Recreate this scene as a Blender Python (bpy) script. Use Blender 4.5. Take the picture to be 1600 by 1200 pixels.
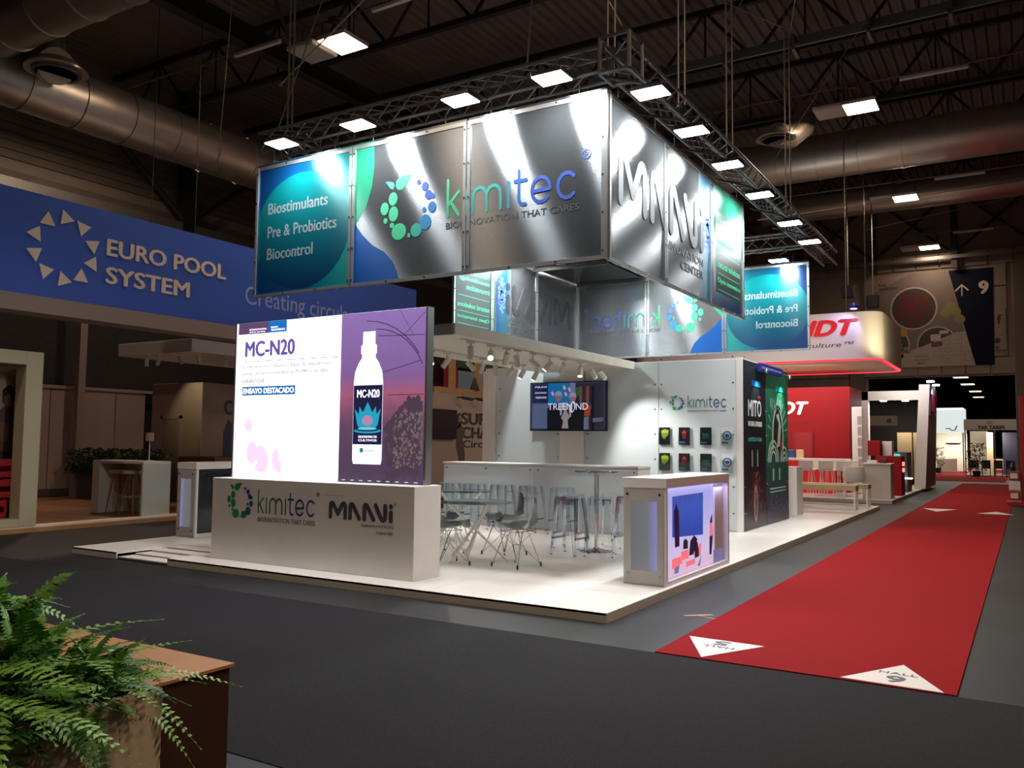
import bpy, bmesh, math, random
from mathutils import Vector, Matrix
random.seed(7)
D = bpy.data; C = bpy.context.scene.collection
for o in list(D.objects): D.objects.remove(o)
# ---------------------------------------------------------------- camera, world, exposure
FPX = 1325.9
CR = Vector((0.8546718955, 0.5190586954, 0.0106781))
CU = Vector((0.0261631708, -0.0636031032, 0.9976322638))
CF = Vector((-0.5185088616, 0.852368885, 0.067940006))
CP = Vector((3.1306622763, -6.7464673675, 1.5482827847))
cd = D.cameras.new('camera'); cam = D.objects.new('camera', cd); C.objects.link(cam)
cd.sensor_width = 36; cd.lens = 36 * FPX / 1600; cd.clip_end = 400
cam.matrix_world = Matrix(((CR.x, CU.x, -CF.x, CP.x), (CR.y, CU.y, -CF.y, CP.y), (CR.z, CU.z, -CF.z, CP.z), (0, 0, 0, 1)))
sc = bpy.context.scene; sc.camera = cam
w = D.worlds.new('world'); sc.world = w; w.use_nodes = True
w.node_tree.nodes['Background'].inputs[0].default_value = (.75, .8, 1, 1)
w.node_tree.nodes['Background'].inputs[1].default_value = .02
vs = sc.view_settings
vs.view_transform = 'Standard'; vs.look = 'None'; vs.exposure = 0; vs.gamma = 1; vs.use_curve_mapping = False
def area(name, loc, target, sx, sy, power, col=(1, 1, 1), spread=math.pi, parent=None):
    l = D.lights.new(name, 'AREA'); l.shape = 'RECTANGLE'; l.size = sx; l.size_y = sy; l.energy = power; l.color = col; l.spread = spread
    o = D.objects.new(name, l); C.objects.link(o)
    d = (Vector(target) - Vector(loc)).normalized()
    o.rotation_euler = d.to_track_quat('-Z', 'Y').to_euler()
    par(o, parent, Vector(loc)); return o
def spot(name, loc, target, power, angle, col=(1, 1, 1), r=.03, parent=None, blend=.6):
    l = D.lights.new(name, 'SPOT'); l.energy = power; l.color = col; l.spot_size = math.radians(angle); l.spot_blend = blend; l.shadow_soft_size = r
    o = D.objects.new(name, l); C.objects.link(o)
    d = (Vector(target) - Vector(loc)).normalized(); o.rotation_euler = d.to_track_quat('-Z', 'Y').to_euler()
    par(o, parent, Vector(loc)); return o
def at(u, v, ax, val):
    """point of the photograph measured on a real axis-aligned plane"""
    d = CF + CR * ((u - 800) / FPX) + CU * ((600 - v) / FPX); i = 'xyz'.index(ax)
    return CP + d * ((val - CP[i]) / d[i])
# ---------------------------------------------------------------- materials
def srgb(c):
    if isinstance(c, str): c = tuple(int(c[i:i+2], 16) / 255 for i in (0, 2, 4))
    return tuple(x / 12.92 if x <= .04045 else ((x + .055) / 1.055) ** 2.4 for x in c) + (1,)
MC = {}
def mat(key, col='808080', rough=.5, metal=0, emit=None, es=0, noise=0, nscale=20, bump=0, bscale=60, aniso=0, coat=0, spec=None):
    if key in MC: return MC[key]
    m = D.materials.new(key); m.use_nodes = True; nt = m.node_tree; b = nt.nodes['Principled BSDF']
    c = srgb(col); b.inputs['Base Color'].default_value = c; b.inputs['Roughness'].default_value = rough; b.inputs['Metallic'].default_value = metal
    if spec is not None: b.inputs['Specular IOR Level'].default_value = spec
    if coat: b.inputs['Coat Weight'].default_value = coat; b.inputs['Coat Roughness'].default_value = .08
    if emit: b.inputs['Emission Color'].default_value = srgb(emit); b.inputs['Emission Strength'].default_value = es
    tc = nt.nodes.new('ShaderNodeTexCoord')
    if noise:
        n = nt.nodes.new('ShaderNodeTexNoise'); n.inputs['Scale'].default_value = nscale; n.inputs['Detail'].default_value = 6
        r = nt.nodes.new('ShaderNodeValToRGB'); r.color_ramp.elements[0].position = .3; r.color_ramp.elements[1].position = .7
        r.color_ramp.elements[0].color = tuple(x * (1 - noise) for x in c[:3]) + (1,); r.color_ramp.elements[1].color = tuple(min(1, x * (1 + noise)) for x in c[:3]) + (1,)
        nt.links.new(tc.outputs['Object'], n.inputs['Vector']); nt.links.new(n.outputs['Fac'], r.inputs['Fac']); nt.links.new(r.outputs['Color'], b.inputs['Base Color'])
    if bump:
        n = nt.nodes.new('ShaderNodeTexNoise'); n.inputs['Scale'].default_value = bscale; n.inputs['Detail'].default_value = 4
        bn = nt.nodes.new('ShaderNodeBump'); bn.inputs['Strength'].default_value = bump; bn.inputs['Distance'].default_value = .01
        nt.links.new(tc.outputs['Object'], n.inputs['Vector']); nt.links.new(n.outputs['Fac'], bn.inputs['Height']); nt.links.new(bn.outputs['Normal'], b.inputs['Normal'])
    if aniso:
        b.inputs['Anisotropic'].default_value = aniso
        cx = nt.nodes.new('ShaderNodeCombineXYZ'); cx.inputs[2].default_value = 1; nt.links.new(cx.outputs[0], b.inputs['Tangent'])
    MC[key] = m; return m
def gradmat(key, stops, axis, lo, hi, rough=.35, metal=0, aniso=0, es=0, noise=.0, nscale=8, spec=.5):
    """colour that runs along one world axis between lo and hi"""
    if key in MC: return MC[key]
    m = mat(key, 'ffffff', rough, metal, aniso=aniso, spec=spec); nt = m.node_tree; b = nt.nodes['Principled BSDF']
    g = nt.nodes.new('ShaderNodeNewGeometry'); s = nt.nodes.new('ShaderNodeSeparateXYZ'); mr = nt.nodes.new('ShaderNodeMapRange'); r = nt.nodes.new('ShaderNodeValToRGB')
    mr.inputs[1].default_value = lo; mr.inputs[2].default_value = hi
    nt.links.new(g.outputs['Position'], s.inputs[0]); nt.links.new(s.outputs['XYZ'.index(axis)], mr.inputs[0])
    src = mr.outputs[0]
    if noise:
        n = nt.nodes.new('ShaderNodeTexNoise'); n.inputs['Scale'].default_value = nscale; n.inputs['Detail'].default_value = 5
        a = nt.nodes.new('ShaderNodeMath'); a.operation = 'MULTIPLY_ADD'; a.inputs[1].default_value = noise; 
        su = nt.nodes.new('ShaderNodeMath'); su.operation = 'SUBTRACT'; su.inputs[1].default_value = .5
        nt.links.new(g.outputs['Position'], n.inputs['Vector']); nt.links.new(n.outputs['Fac'], su.inputs[0]); nt.links.new(su.outputs[0], a.inputs[0]); nt.links.new(src, a.inputs[2]); src = a.outputs[0]
    nt.links.new(src, r.inputs['Fac']); cr = r.color_ramp
    while len(cr.elements) < len(stops): cr.elements.new(.5)
    for e, (p_, c_) in zip(cr.elements, stops): e.position = p_; e.color = srgb(c_)
    nt.links.new(r.outputs['Color'], b.inputs['Base Color'])
    if es:
        nt.links.new(r.outputs['Color'], b.inputs['Emission Color']); b.inputs['Emission Strength'].default_value = es
        b.inputs['Base Color'].default_value = (.02, .02, .02, 1); nt.links.remove(b.inputs['Base Color'].links[0])
    MC[key] = m; return m
def emis(key, col, s):
    if key in MC: return MC[key]
    m = mat(key, '101010', .4, emit=col, es=s); return m
def acrylic(key, tint='e8f0f4', edge=.12, rough=.04, dark=.0):
    if key in MC: return MC[key]
    m = D.materials.new(key); m.use_nodes = True; nt = m.node_tree; nt.nodes.clear()
    out = nt.nodes.new('ShaderNodeOutputMaterial'); t = nt.nodes.new('ShaderNodeBsdfTransparent'); g = nt.nodes.new('ShaderNodeBsdfGlossy'); mx = nt.nodes.new('ShaderNodeMixShader')
    lw = nt.nodes.new('ShaderNodeLayerWeight'); lw.inputs[0].default_value = .2
    mr = nt.nodes.new('ShaderNodeMapRange'); mr.inputs[3].default_value = edge; mr.inputs[4].default_value = .9
    t.inputs[0].default_value = srgb(tint); g.inputs['Roughness'].default_value = rough; g.inputs[0].default_value = (.9, .93, .97, 1)
    nt.links.new(lw.outputs['Fresnel'], mr.inputs[0]); nt.links.new(mr.outputs[0], mx.inputs[0]); nt.links.new(t.outputs[0], mx.inputs[1]); nt.links.new(g.outputs[0], mx.inputs[2]); nt.links.new(mx.outputs[0], out.inputs[0])
    MC[key] = m; return m
WHITE = mat('white_laminate', 'e2dfdb', .45, noise=.03, nscale=3)
WHITEG = mat('white_gloss_panel', 'ced8da', .12, spec=.5)
FLOORW = mat('platform_laminate', 'dfd8d0', .38, noise=.03, nscale=2)
ALU = mat('aluminium', 'b8babc', .3, metal=.9, bump=.05)
CHROME = mat('chrome', 'd8dade', .08, metal=1)
BLACK = mat('black_plastic', '101012', .4)
DSTEEL = mat('dark_steel', '2a2826', .6, metal=.2, noise=.15)
GSTEEL = mat('grey_steel', '6a6866', .5, metal=.5, noise=.1)
BOLT = mat('steel_bolt', '8a8c90', .25, metal=1)
RIB = mat('silver_ribbed_sheet', '74787a', .27, metal=.85, aniso=1.0)
# ribs: fine relief across the sheet
def addribs(m):
    nt = m.node_tree; b = nt.nodes['Principled BSDF']; g = nt.nodes.new('ShaderNodeNewGeometry'); wv = nt.nodes.new('ShaderNodeTexWave'); wv.bands_direction = 'Z'; wv.inputs['Scale'].default_value = 22; wv.inputs['Distortion'].default_value = .3
    bn = nt.nodes.new('ShaderNodeBump'); bn.inputs['Strength'].default_value = .12; bn.inputs['Distance'].default_value = .004
    nt.links.new(g.outputs['Position'], wv.inputs['Vector']); nt.links.new(wv.outputs['Fac'], bn.inputs['Height']); nt.links.new(bn.outputs['Normal'], b.inputs['Normal'])
addribs(RIB)
# ---------------------------------------------------------------- object helpers
OFF = {}
def par(o, parent, loc):
    if parent is not None:
        o.parent = parent; o.location = loc - OFF[parent]
    else: o.location = loc
def thing(name, label, cat, loc=(0, 0, 0), group=None, kind=None):
    o = D.objects.new(name, None); C.objects.link(o); o.empty_display_size = .1; o.location = loc; OFF[o] = Vector(loc)
    o['label'] = label; o['category'] = cat
    if group: o['group'] = group
    if kind: o['kind'] = kind
    return o
def _link(name, me, m, parent, label, cat, group, kind, origin=None):
    if m is not None: me.materials.clear(); me.materials.append(m)
    o = D.objects.new(name, me); C.objects.link(o)
    if parent is not None: off = OFF[parent]
    elif origin is not None: off = Vector(origin)
    else:
        xs = [v.co for v in me.vertices]
        off = Vector(((min(v.x for v in xs) + max(v.x for v in xs)) / 2, (min(v.y for v in xs) + max(v.y for v in xs)) / 2, min(v.z for v in xs)))
    me.transform(Matrix.Translation(-off)); OFF[o] = off
    if parent is not None: o.parent = parent
    else: o.location = off
    if label: o['label'] = label
    if cat: o['category'] = cat
    if group: o['group'] = group
    if kind: o['kind'] = kind
    return o
class MB:
    def __init__(s): s.v = []; s.f = []
    def add(s, vs, fs):
        n = len(s.v); s.v += [tuple(v) for v in vs]; s.f += [tuple(i + n for i in f) for f in fs]; return s
    def box(s, x0, x1, y0, y1, z0, z1):
        if x0 > x1: x0, x1 = x1, x0
        if y0 > y1: y0, y1 = y1, y0
        if z0 > z1: z0, z1 = z1, z0
        return s.add([(x0, y0, z0), (x1, y0, z0), (x1, y1, z0), (x0, y1, z0), (x0, y0, z1), (x1, y0, z1), (x1, y1, z1), (x0, y1, z1)],
                     [(0, 3, 2, 1), (4, 5, 6, 7), (0, 1, 5, 4), (1, 2, 6, 5), (2, 3, 7, 6), (3, 0, 4, 7)])
    def tube(s, pts, r, n=8, cap=True, r2=None):
        pts = [Vector(p) for p in pts]; rings = []; prev = None
        for i, p in enumerate(pts):
            d = (pts[min(i + 1, len(pts) - 1)] - pts[max(i - 1, 0)]).normalized()
            a = Vector((0, 0, 1)) if abs(d.z) < .95 else Vector((1, 0, 0))
            if prev is not None and prev.cross(d).length > .1: a = prev
            u = d.cross(a).normalized(); v = d.cross(u).normalized(); prev = a
            rr = r if r2 is None else r + (r2 - r) * i / (len(pts) - 1)
            rings.append([p + u * rr * math.cos(2 * math.pi * k / n) + v * rr * math.sin(2 * math.pi * k / n) for k in range(n)])
        vs = [q for R in rings for q in R]; fs = []
        for i in range(len(rings) - 1):
            for k in range(n): fs.append((i * n + k, i * n + (k + 1) % n, (i + 1) * n + (k + 1) % n, (i + 1) * n + k))
        if cap: fs += [tuple(range(n))[::-1], tuple(range((len(rings) - 1) * n, len(rings) * n))]
        return s.add(vs, fs)
    def lathe(s, c, prof, n=24, axis='z'):
        vs = []; fs = []; c = Vector(c)
        for r, h in prof:
            for k in range(n):
                a = 2 * math.pi * k / n; x, y = r * math.cos(a), r * math.sin(a)
                vs.append(c + (Vector((x, y, h)) if axis == 'z' else Vector((x, h, y)) if axis == 'y' else Vector((h, x, y))))
        for i in range(len(prof) - 1):
            for k in range(n): fs.append((i * n + k, i * n + (k + 1) % n, (i + 1) * n + (k + 1) % n, (i + 1) * n + k))
        fs += [tuple(range(n))[::-1], tuple(range((len(prof) - 1) * n, len(prof) * n))]
        return s.add(vs, fs)
    def prism(s, pts, fr, t0, t1):
        """pts: 2-D outline, fr(h,v,t): maps to 3-D"""
        n = len(pts); vs = [fr(a, b, t0) for a, b in pts] + [fr(a, b, t1) for a, b in pts]
        fs = [tuple(range(n))[::-1], tuple(range(n, 2 * n))] + [(i, (i + 1) % n, n + (i + 1) % n, n + i) for i in range(n)]
        return s.add(vs, fs)
    def mesh(s, name, smooth=False, bevel=0, seg=1):
        me = D.meshes.new(name); me.from_pydata([tuple(v) for v in s.v], [], s.f)
        bm = bmesh.new(); bm.from_mesh(me)
        bmesh.ops.recalc_face_normals(bm, faces=bm.faces)
        if bevel: bmesh.ops.bevel(bm, geom=bm.edges[:], offset=bevel, segments=seg, affect='EDGES', clamp_overlap=True)
        bm.to_mesh(me); bm.free()
        if smooth:
            for p in me.polygons: p.use_smooth = True
            try: me.set_sharp_from_angle(angle=math.radians(40))
            except Exception: pass
        return me
    def build(s, name, m, parent=None, label=None, cat=None, group=None, kind=None, smooth=False, bevel=0, seg=1, origin=None):
        return _link(name, s.mesh(name, smooth, bevel, seg), m, parent, label, cat, group, kind, origin)
def box(name, m, parent, x0, x1, y0, y1, z0, z1, bevel=0, **k): return MB().box(x0, x1, y0, y1, z0, z1).build(name, m, parent, bevel=bevel, **k)
def dup(root, loc, rz=0, label=None, group=None, sc_=None):
    def cp(o, p):
        c = o.copy(); C.objects.link(c); c.parent = p; OFF[c] = OFF.get(o, Vector())
        for ch in o.children: cp(ch, c)
        return c
    r = cp(root, None); r.location = loc; r.rotation_euler = (0, 0, rz); OFF[r] = Vector(loc)
    if label: r['label'] = label
    if group: r['group'] = group
    return r
def inst(src, name, parent, delta):
    c = src.copy(); c.name = name; C.objects.link(c); c.parent = parent; c.location = src.location + Vector(delta); OFF[c] = OFF[src]; return c
# frames on the planes of the stands: t counts outwards, towards the viewer
def FY(y, s=-1): return lambda h, v, t: (h, y + s * t, v)        # faces -y
def FX(x, s=1): return lambda h, v, t: (x + s * t, h, v)         # faces +x, h = y
def FZ(z): return lambda h, v, t: (h, v, z + t)
_tc = {}
def textmesh(body, bold=0, shear=0):
    k = (body, bold, shear)
    if k not in _tc:
        cu = D.curves.new('lettering', 'FONT'); cu.body = body; cu.offset = bold; cu.shear = shear; cu.resolution_u = 3; cu.extrude = .5
        o = D.objects.new('tmp', cu); C.objects.link(o); bpy.context.view_layer.update()
        me = D.meshes.new_from_object(o.evaluated_get(bpy.context.evaluated_depsgraph_get()))
        D.objects.remove(o); v = [(p.co.x, p.co.y, p.co.z) for p in me.vertices]; f = [tuple(p.vertices) for p in me.polygons]
        D.meshes.remove(me); _tc[k] = (v, f)
    return _tc[k]
def text(body, fr, h0, h1, v0, v1, m, parent, t=.002, t0=.001, bold=0, shear=0, name='lettering', **k):
    v, f = textmesh(body, 0, shear)
    if bold:
        q = min(bold, .055); v0_, f0_ = v, f; v, f = [], []
        for li, (dx, dy) in enumerate(((-q, 0), (q, 0), (0, q * .6), (0, -q * .6))):
            n0 = len(v); v = v + [(a[0] + dx, a[1] + dy, a[2] if a[2] < 0 else a[2] + li * .0003 / max(t, 1e-4)) for a in v0_]; f = f + [tuple(i + n0 for i in g) for g in f0_]
    xs = [a[0] for a in v]; ys = [a[1] for a in v]; X0, X1, Y0, Y1 = min(xs), max(xs), min(ys), max(ys)
    b = MB(); b.add([fr(h0 + (a[0] - X0) / (X1 - X0) * (h1 - h0), v0 + (a[1] - Y0) / (Y1 - Y0) * (v1 - v0), t0 + (a[2] + .5) * t) for a in v], f)
    return b.build(name, m, parent, **k)
def strokes(lines, fr, h0, h1, v0, v1, W, H, r, t=.002, t0=.001):
    """thick rounded strokes; letter space W x H"""
    b = MB(); mh = lambda x: h0 + x / W * (h1 - h0); mv = lambda y: v0 + y / H * (v1 - v0); sc1 = (v1 - v0) / H; sx = abs((h1 - h0) / W)
    kk = 0
    for ln in lines:
        for i in range(len(ln) - 1):
            (x0, y0), (x1, y1) = ln[i], ln[i + 1]; L = math.hypot(x1 - x0, y1 - y0) or 1
            nx, ny = -(y1 - y0) / L * r, (x1 - x0) / L * r
            kk += 1; b.prism([(mh(x0 + nx), mv(y0 + ny)), (mh(x0 - nx), mv(y0 - ny)), (mh(x1 - nx), mv(y1 - ny)), (mh(x1 + nx), mv(y1 + ny))], fr, t0, t0 + t + kk * .00006)
        for x, y in ln: kk += 1; b.prism([(mh(x + r * math.cos(a * math.pi / 8)), mv(y + r * math.sin(a * math.pi / 8))) for a in range(16)], fr, t0, t0 + t + kk * .00006)
    return b
def arc(cx, cy, rx, ry, a0, a1, n=8): return [(cx + rx * math.cos(math.radians(a0 + (a1 - a0) * i / n)), cy + ry * math.sin(math.radians(a0 + (a1 - a0) * i / n))) for i in range(n + 1)]
def L_m(x, w=.45): return [[(x, 0), (x, .65)] + arc(x + w, .65, w, .45, 180, 0) + [(x + 2 * w, 0)], arc(x + 3 * w, .65, w, .45, 180, 0) + [(x + 4 * w, 0)]]
KIM = ([[[(.1, 0), (.1, 1.7)], [(.85, 1.1), (.1, .5)], [(.3, .68), (.85, 0)]], [[(1.3, 0), (1.3, 1.1)]], L_m(1.8), [[(4.1, 0), (4.1, 1.1)]],
        [[(4.75, 1.55), (4.75, .3)] + arc(5.05, .3, .3, .3, 180, 290, 4), [(4.5, 1.1), (5.2, 1.1)]],
        [arc(6.1, .55, .55, .55, -40, -180, 6) + arc(6.1, .55, .55, .55, 180, 0, 8), [(5.6, .5), (6.65, .55)]], [arc(7.65, .55, .55, .55, 45, 315, 10)]])
KIMC = ['2a7c58', '287a5e', '207068', '1c6472', '1c4684', '203a82', '223a80']
BL = [(0.246, 0.659, 0.085, 0.105), (0.081, 0.524, 0.08, 0.101), (0.259, 0.421, 0.092, 0.12), (0.102, 0.331, 0.04, 0.045), (0.234, 0.244, 0.044, 0.042), (0.371, 0.13, 0.14, 0.13), (0.567, 0.05, 0.028, 0.037), (0.706, 0.115, 0.104, 0.106), (0.877, 0.217, 0.106, 0.118), (0.851, 0.411, 0.035, 0.041), (0.998, 0.432, 0.075, 0.084), (0.932, 0.628, 0.068, 0.073), (1.012, 0.602, 0.037, 0.043), (0.862, 0.767, 0.063, 0.07), (0.743, 0.849, 0.04, 0.042), (0.663, 0.859, 0.011, 0.011)]
BC = ['2f8c66'] * 7 + ['247a6e', '1c6288', '1c6288', '1f588c'] + ['284890'] * 5
LF = [[(0.294, 0.852), (0.305, 0.934), (0.376, 0.986), (0.493, 1.005), (0.622, 1.0), (0.546, 0.918), (0.497, 0.832), (0.42, 0.781), (0.341, 0.787), (0.314, 0.822)], [(0.088, 0.948), (0.166, 0.945), (0.246, 0.922), (0.276, 0.865), (0.242, 0.807), (0.182, 0.837), (0.14, 0.896)]]
def cm(c, dark=0): return mat('print_' + c, c, .4)
def logo_ring(fr, h0, v0, W, H, parent, sgn=1, t0=.001):
    """ring of seeds with two leaves"""
    for cset in sorted(set(BC)):
        b = MB()
        for ki, ((x, y, rx, ry), c) in enumerate(zip(BL, BC)):
            if c == cset: b.prism([(h0 + sgn * W * (x + rx * math.cos(a * math.pi / 9)), v0 + H * (y + ry * math.sin(a * math.pi / 9))) for a in range(18)], fr, t0, t0 + .002 + ki * .0001)
        if cset == '2f8c66':
            for L in LF: b.prism([(h0 + sgn * W * x, v0 + H * y) for x, y in L], fr, t0, t0 + .002)
        b.build('logo_seeds', cm(cset), parent)
def kimtext(fr, h0, h1, v0, v1, parent, r=.085, t0=.001):
    for g, c in zip(KIM, KIMC): strokes(g, fr, h0, h1, v0, v1, 8.1, 1.7, r, t0=t0).build('letter', cm(c), parent)
MAV = [[(0, 0), (0, .75)] + arc(.16, .82, .16, .18, 180, 40, 4) + [(.75, .25), (1.18, .93)] + arc(1.34, .82, .16, .18, 130, 0, 4) + [(1.5, 0)],
       [(2.0, 0), (2.0, .8)] + arc(2.16, .82, .16, .18, 180, 40, 4) + [(2.9, 0)], [(3.4, 0), (3.4, .8)] + arc(3.56, .82, .16, .18, 180, 40, 4) + [(4.3, 0)],
       [(4.5, 1), (5.0, .15)] + arc(5.22, .2, .2, .2, 210, 360, 4) + [(5.42, 1)], [(5.95, 0), (5.95, .55)], [(5.95, .98), (5.95, 1.0)]]
def bolts(spots, fr, parent, r=.012, t=.012, m=None):
    src = None
    for h, v in spots:
        if src is None:
            src = MB().prism([(h + r * math.cos(a * math.pi / 4), v + r * math.sin(a * math.pi / 4)) for a in range(8)], fr, 0, t).build('bolt', m or BOLT, parent); o0 = Vector(fr(h, v, 0))
        else: inst(src, 'bolt', parent, Vector(fr(h, v, 0)) - o0)
Hp = .089   # platform height
# ================================================================ SETTING
CONC = mat('dark_hall_concrete', '1e1e1d', .6, spec=.3, noise=.35, nscale=1.2, bump=.15, bscale=8)
CARP = mat('charcoal_aisle_carpet', '2b2a2c', .95, spec=.1, noise=.22, nscale=90, bump=.3, bscale=300)
REDC = mat('red_carpet', '8a1014', .9, spec=.1, noise=.10, nscale=120, bump=.3, bscale=300)
box('floor', CONC, None, -34, 16, -16, 170, -.2, 0, kind='structure')
box('aisle_carpet', CARP, None, -20.9, 15.7, -3.78, -.72, 0, .004, label='wide charcoal carpet across the foreground aisle in front of the white platform', cat='carpet')
rc = thing('red_carpet', 'long bright red carpet runner along the right aisle beside the white platform', 'carpet', (1.7, 16, 0))
box('runner', REDC, rc, .726, 2.71, -.72, 33.9, .0045, .012)
box('runner', mat('red_carpet_far', '8a0b10', .9, spec=.1, noise=.1), rc, -1.4, 2.2, 36.0, 62, .0045, .012)
WALLM = mat('hall_cladding', '7a6f66', .7, noise=.08, nscale=.7)
wl = box('wall_left', WALLM, None, -21.2, -21, -16, 36, 0, 14, kind='structure')
SIDING = mat('siding_board', '5d544c', .7, noise=.1, nscale=1.5)
src = box('siding_board', SIDING, wl, -20.99, -20.94, -2, 36, 7.0, 7.22)
for i in range(1, 16): inst(src, 'siding_board', wl, (0, 0, .25 * i - (0 if i < 8 else -.3)))
# end wall with the portal to the next hall
we = MB().box(-34, -3.0, 34.2, 34.5, 0, 14).box(2.72, 16, 34.2, 34.5, 0, 14).box(-3.0, 2.72, 34.2, 34.5, 4.55, 14).build('wall_back', WALLM, None, kind='structure')
PAN = mat('cladding_panel', '7a7067', .65, noise=.06, nscale=1)
for r_, (za, zb) in enumerate(((4.62, 5.3), (9.3, 9.95))):
    src = None
    for i in range(12):
        x = -7.4 + i * .93
        if src is None: src = box('cladding_panel', PAN, we, x, x + .86, 34.12, 34.2, za, zb, .008); x0 = x
        else: inst(src, 'cladding_panel', we, (x - x0, 0, 0))
src = box('cladding_panel', PAN, we, 2.0, 2.5, 34.12, 34.2, 5.35, 6.3, .008)
for i in range(1, 4): inst(src, 'cladding_panel', we, (0, 0, i * 1.0))
box('trim_1', mat('column_cladding', '5e564e', .7), we, 2.76, 3.4, 33.9, 34.2, 0, 9.3)
box('trim_2', MC['column_cladding'], we, -3.7, -3.1, 33.9, 34.2, 0, 5.6)
box('wall_right', WALLM, None, 15.8, 16, -16, 170, 0, 14, kind='structure')
box('wall_front', WALLM, None, -34, 16, -16, -15.8, 0, 14, kind='structure')
FARM = mat('far_hall_wall', '4a443e', .8, noise=.15, nscale=.3)
box('wall_far', FARM, None, -34, 16, 165, 165.3, 0, 14, kind='structure')
# corrugated roof deck, ribs running away from the camera
b = MB(); n = 170; prof = []
for i in range(n):
    x = -34 + i * .3; prof += [(x, 13), (x + .1, 13), (x + .14, 13.09), (x + .26, 13.09)]
prof.append((17, 13)); vs = [(x, -16, z) for x, z in prof] + [(x, 170, z) for x, z in prof]; N = len(prof)
b.add(vs, [(i, i + 1, N + i + 1, N + i) for i in range(N - 1)]).build('ceiling', mat('roof_deck', '6c625b', .7, noise=.1, nscale=.5), None, kind='structure')
# roof trusses
def roof_truss(y, label):
    t = thing('roof_truss', label, 'roof truss', (-8, y, 11.1), 'steel roof trusses across the hall')
    for z, nm in ((12.7, 'top_chord'), (11.2, 'bottom_chord')): box(nm, DSTEEL, t, -30, 15, y - .07, y + .07, z - .07, z + .07)
    s1 = MB().tube([(-30, y, 11.2), (-28.75, y, 12.7)], .045, 6).build('brace', DSTEEL, t); s2 = MB().tube([(-28.75, y, 12.7), (-27.5, y, 11.2)], .045, 6).build('brace', DSTEEL, t)
    s3 = MB().tube([(-28.75, y, 11.2), (-28.75, y, 12.7)], .03, 6).build('brace', DSTEEL, t)
    for i in range(1, 18):
        for s in (s1, s2, s3): inst(s, 'brace', t, (2.5 * i, 0, 0))
for i, (y, lb) in enumerate(((3.0, 'nearest steel lattice truss under the roof, above the front of the white stand'), (8.8, 'steel lattice roof truss above the rear of the suspended panel ring'), (14.0, 'steel lattice roof truss just in front of the first warm lamp on the right'),
                             (18.2, 'steel lattice roof truss between the first right lamp and the big duct'), (22.5, 'steel lattice roof truss between the two long ducts on the right'), (30, 'farthest steel lattice roof truss, just before the end wall'))): roof_truss(y, lb)
g = thing('roof_girder', 'dark steel girder running away from the viewer at upper left beside the duct', 'girder', (-12.2, 10, 11))
box('web', DSTEEL, g, -12.22, -12.18, -10, 34, 10.7, 11.1); box('flange', DSTEEL, g, -12.35, -12.05, -10, 34, 10.66, 10.7); box('flange', DSTEEL, g, -12.35, -12.05, -10, 34, 11.1, 11.14)
for (xa, ya, za, xb, yb, zb) in ((-12.2, 2, 11, -9.5, 9, 12.9), (-12.2, 8, 11, -9.5, 3, 12.9)): MB().tube([(xa, ya, za), (xb, yb, zb)], .05, 6).build('brace', DSTEEL, g)
g = thing('roof_girder', 'pale box beam running across the hall roof at upper right', 'girder', (0, 11.4, 9.6))
box('beam', GSTEEL, g, -6, 14, 11.8, 11.95, 10.3, 10.45); box('rail', GSTEEL, g, -6, 14, 11.4, 11.46, 10.05, 10.11)
src = box('bracket', GSTEEL, g, -4, -3.93, 11.4, 11.9, 10.0, 10.35)
for i in range(1, 12): inst(src, 'bracket', g, (1.5 * i, 0, 0))
for (a, b_) in (((-1.5, 3.2, 12.6), (-1.3, 8.8, 8.4)), ((1.2, 3.2, 12.6), (-1.9, 8.8, 8.4)), ((-6, 3.2, 12.6), (-4.2, .9, 5.8))): pass
# steel column and bracing against the left wall
g = thing('steel_column', 'dark steel column with cross bracing behind the blue fascia at left', 'column', (-20.5, 11.2, 0))
box('shaft', mat('column_paint', '1c1c1e', .5), g, -20.7, -20.3, 11.0, 11.45, 0, 13)
for s in (-1, 1): MB().tube([(-20.4, 11.2, 8.6), (-20.4, 11.2 + s * 5.5, 12.9)], .09, 6).build('brace', DSTEEL, g); box('rail', GSTEEL, g, -20.55, -20.35, 11.2 + s * .2, 11.2 + s * 8, 8.3, 8.6)
g = thing('wall_bracing', 'dark crossed steel bracing high on the end wall above the printed banner', 'bracing', (-1, 34, 9.8))
for i in range(5):
    xa = -9 + i * 3.2; MB().box(xa - .12, xa + .12, 33.8, 34.0, 9.2, 13).build('post', DSTEEL, g)
    for q in (0, 1): MB().tube([(xa, 33.85, 9.8 if q else 12.6), (xa + 3.2, 33.85, 12.6 if q else 9.8)], .06, 6).build('brace', DSTEEL, g)
box('rail', GSTEEL, g, -10, 6, 33.7, 33.8, 9.6, 9.75)
# ---------------------------------------------------------------- ducts
DUCT = mat('galvanised_duct', 'b4aca0', .34, metal=.8, aniso=.6, noise=.1, nscale=2, bump=.1, bscale=3)
def duct(label, axis, fixed, z, r, a0, a1, step):
    pos = lambda s: (s, fixed, z) if axis == 'x' else (fixed, s, z)
    t = thing('ventilation_duct', label, 'duct', pos((a0 + a1) / 2)[:2] + (z - r,))
    src = None; L = step
    s = a0
    ax = axis; k = 0
    while s < a1:
        if src is None:
            prof = [(r, 0), (r, L - .03), (r + .025, L - .03), (r + .025, L)]
            src = MB().lathe(pos(s), prof, 28, ax).build('duct_section', DUCT, t, smooth=True)
        else: inst(src, 'duct_section', t, (L * k, 0, 0) if axis == 'x' else (0, L * k, 0))
        s += L; k += 1
    return t
dA = duct('large round metal duct crossing the right side, nearer of the two', 'x', 20.2, 10.45, .68, -9.4, 15, 1.2)
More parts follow.
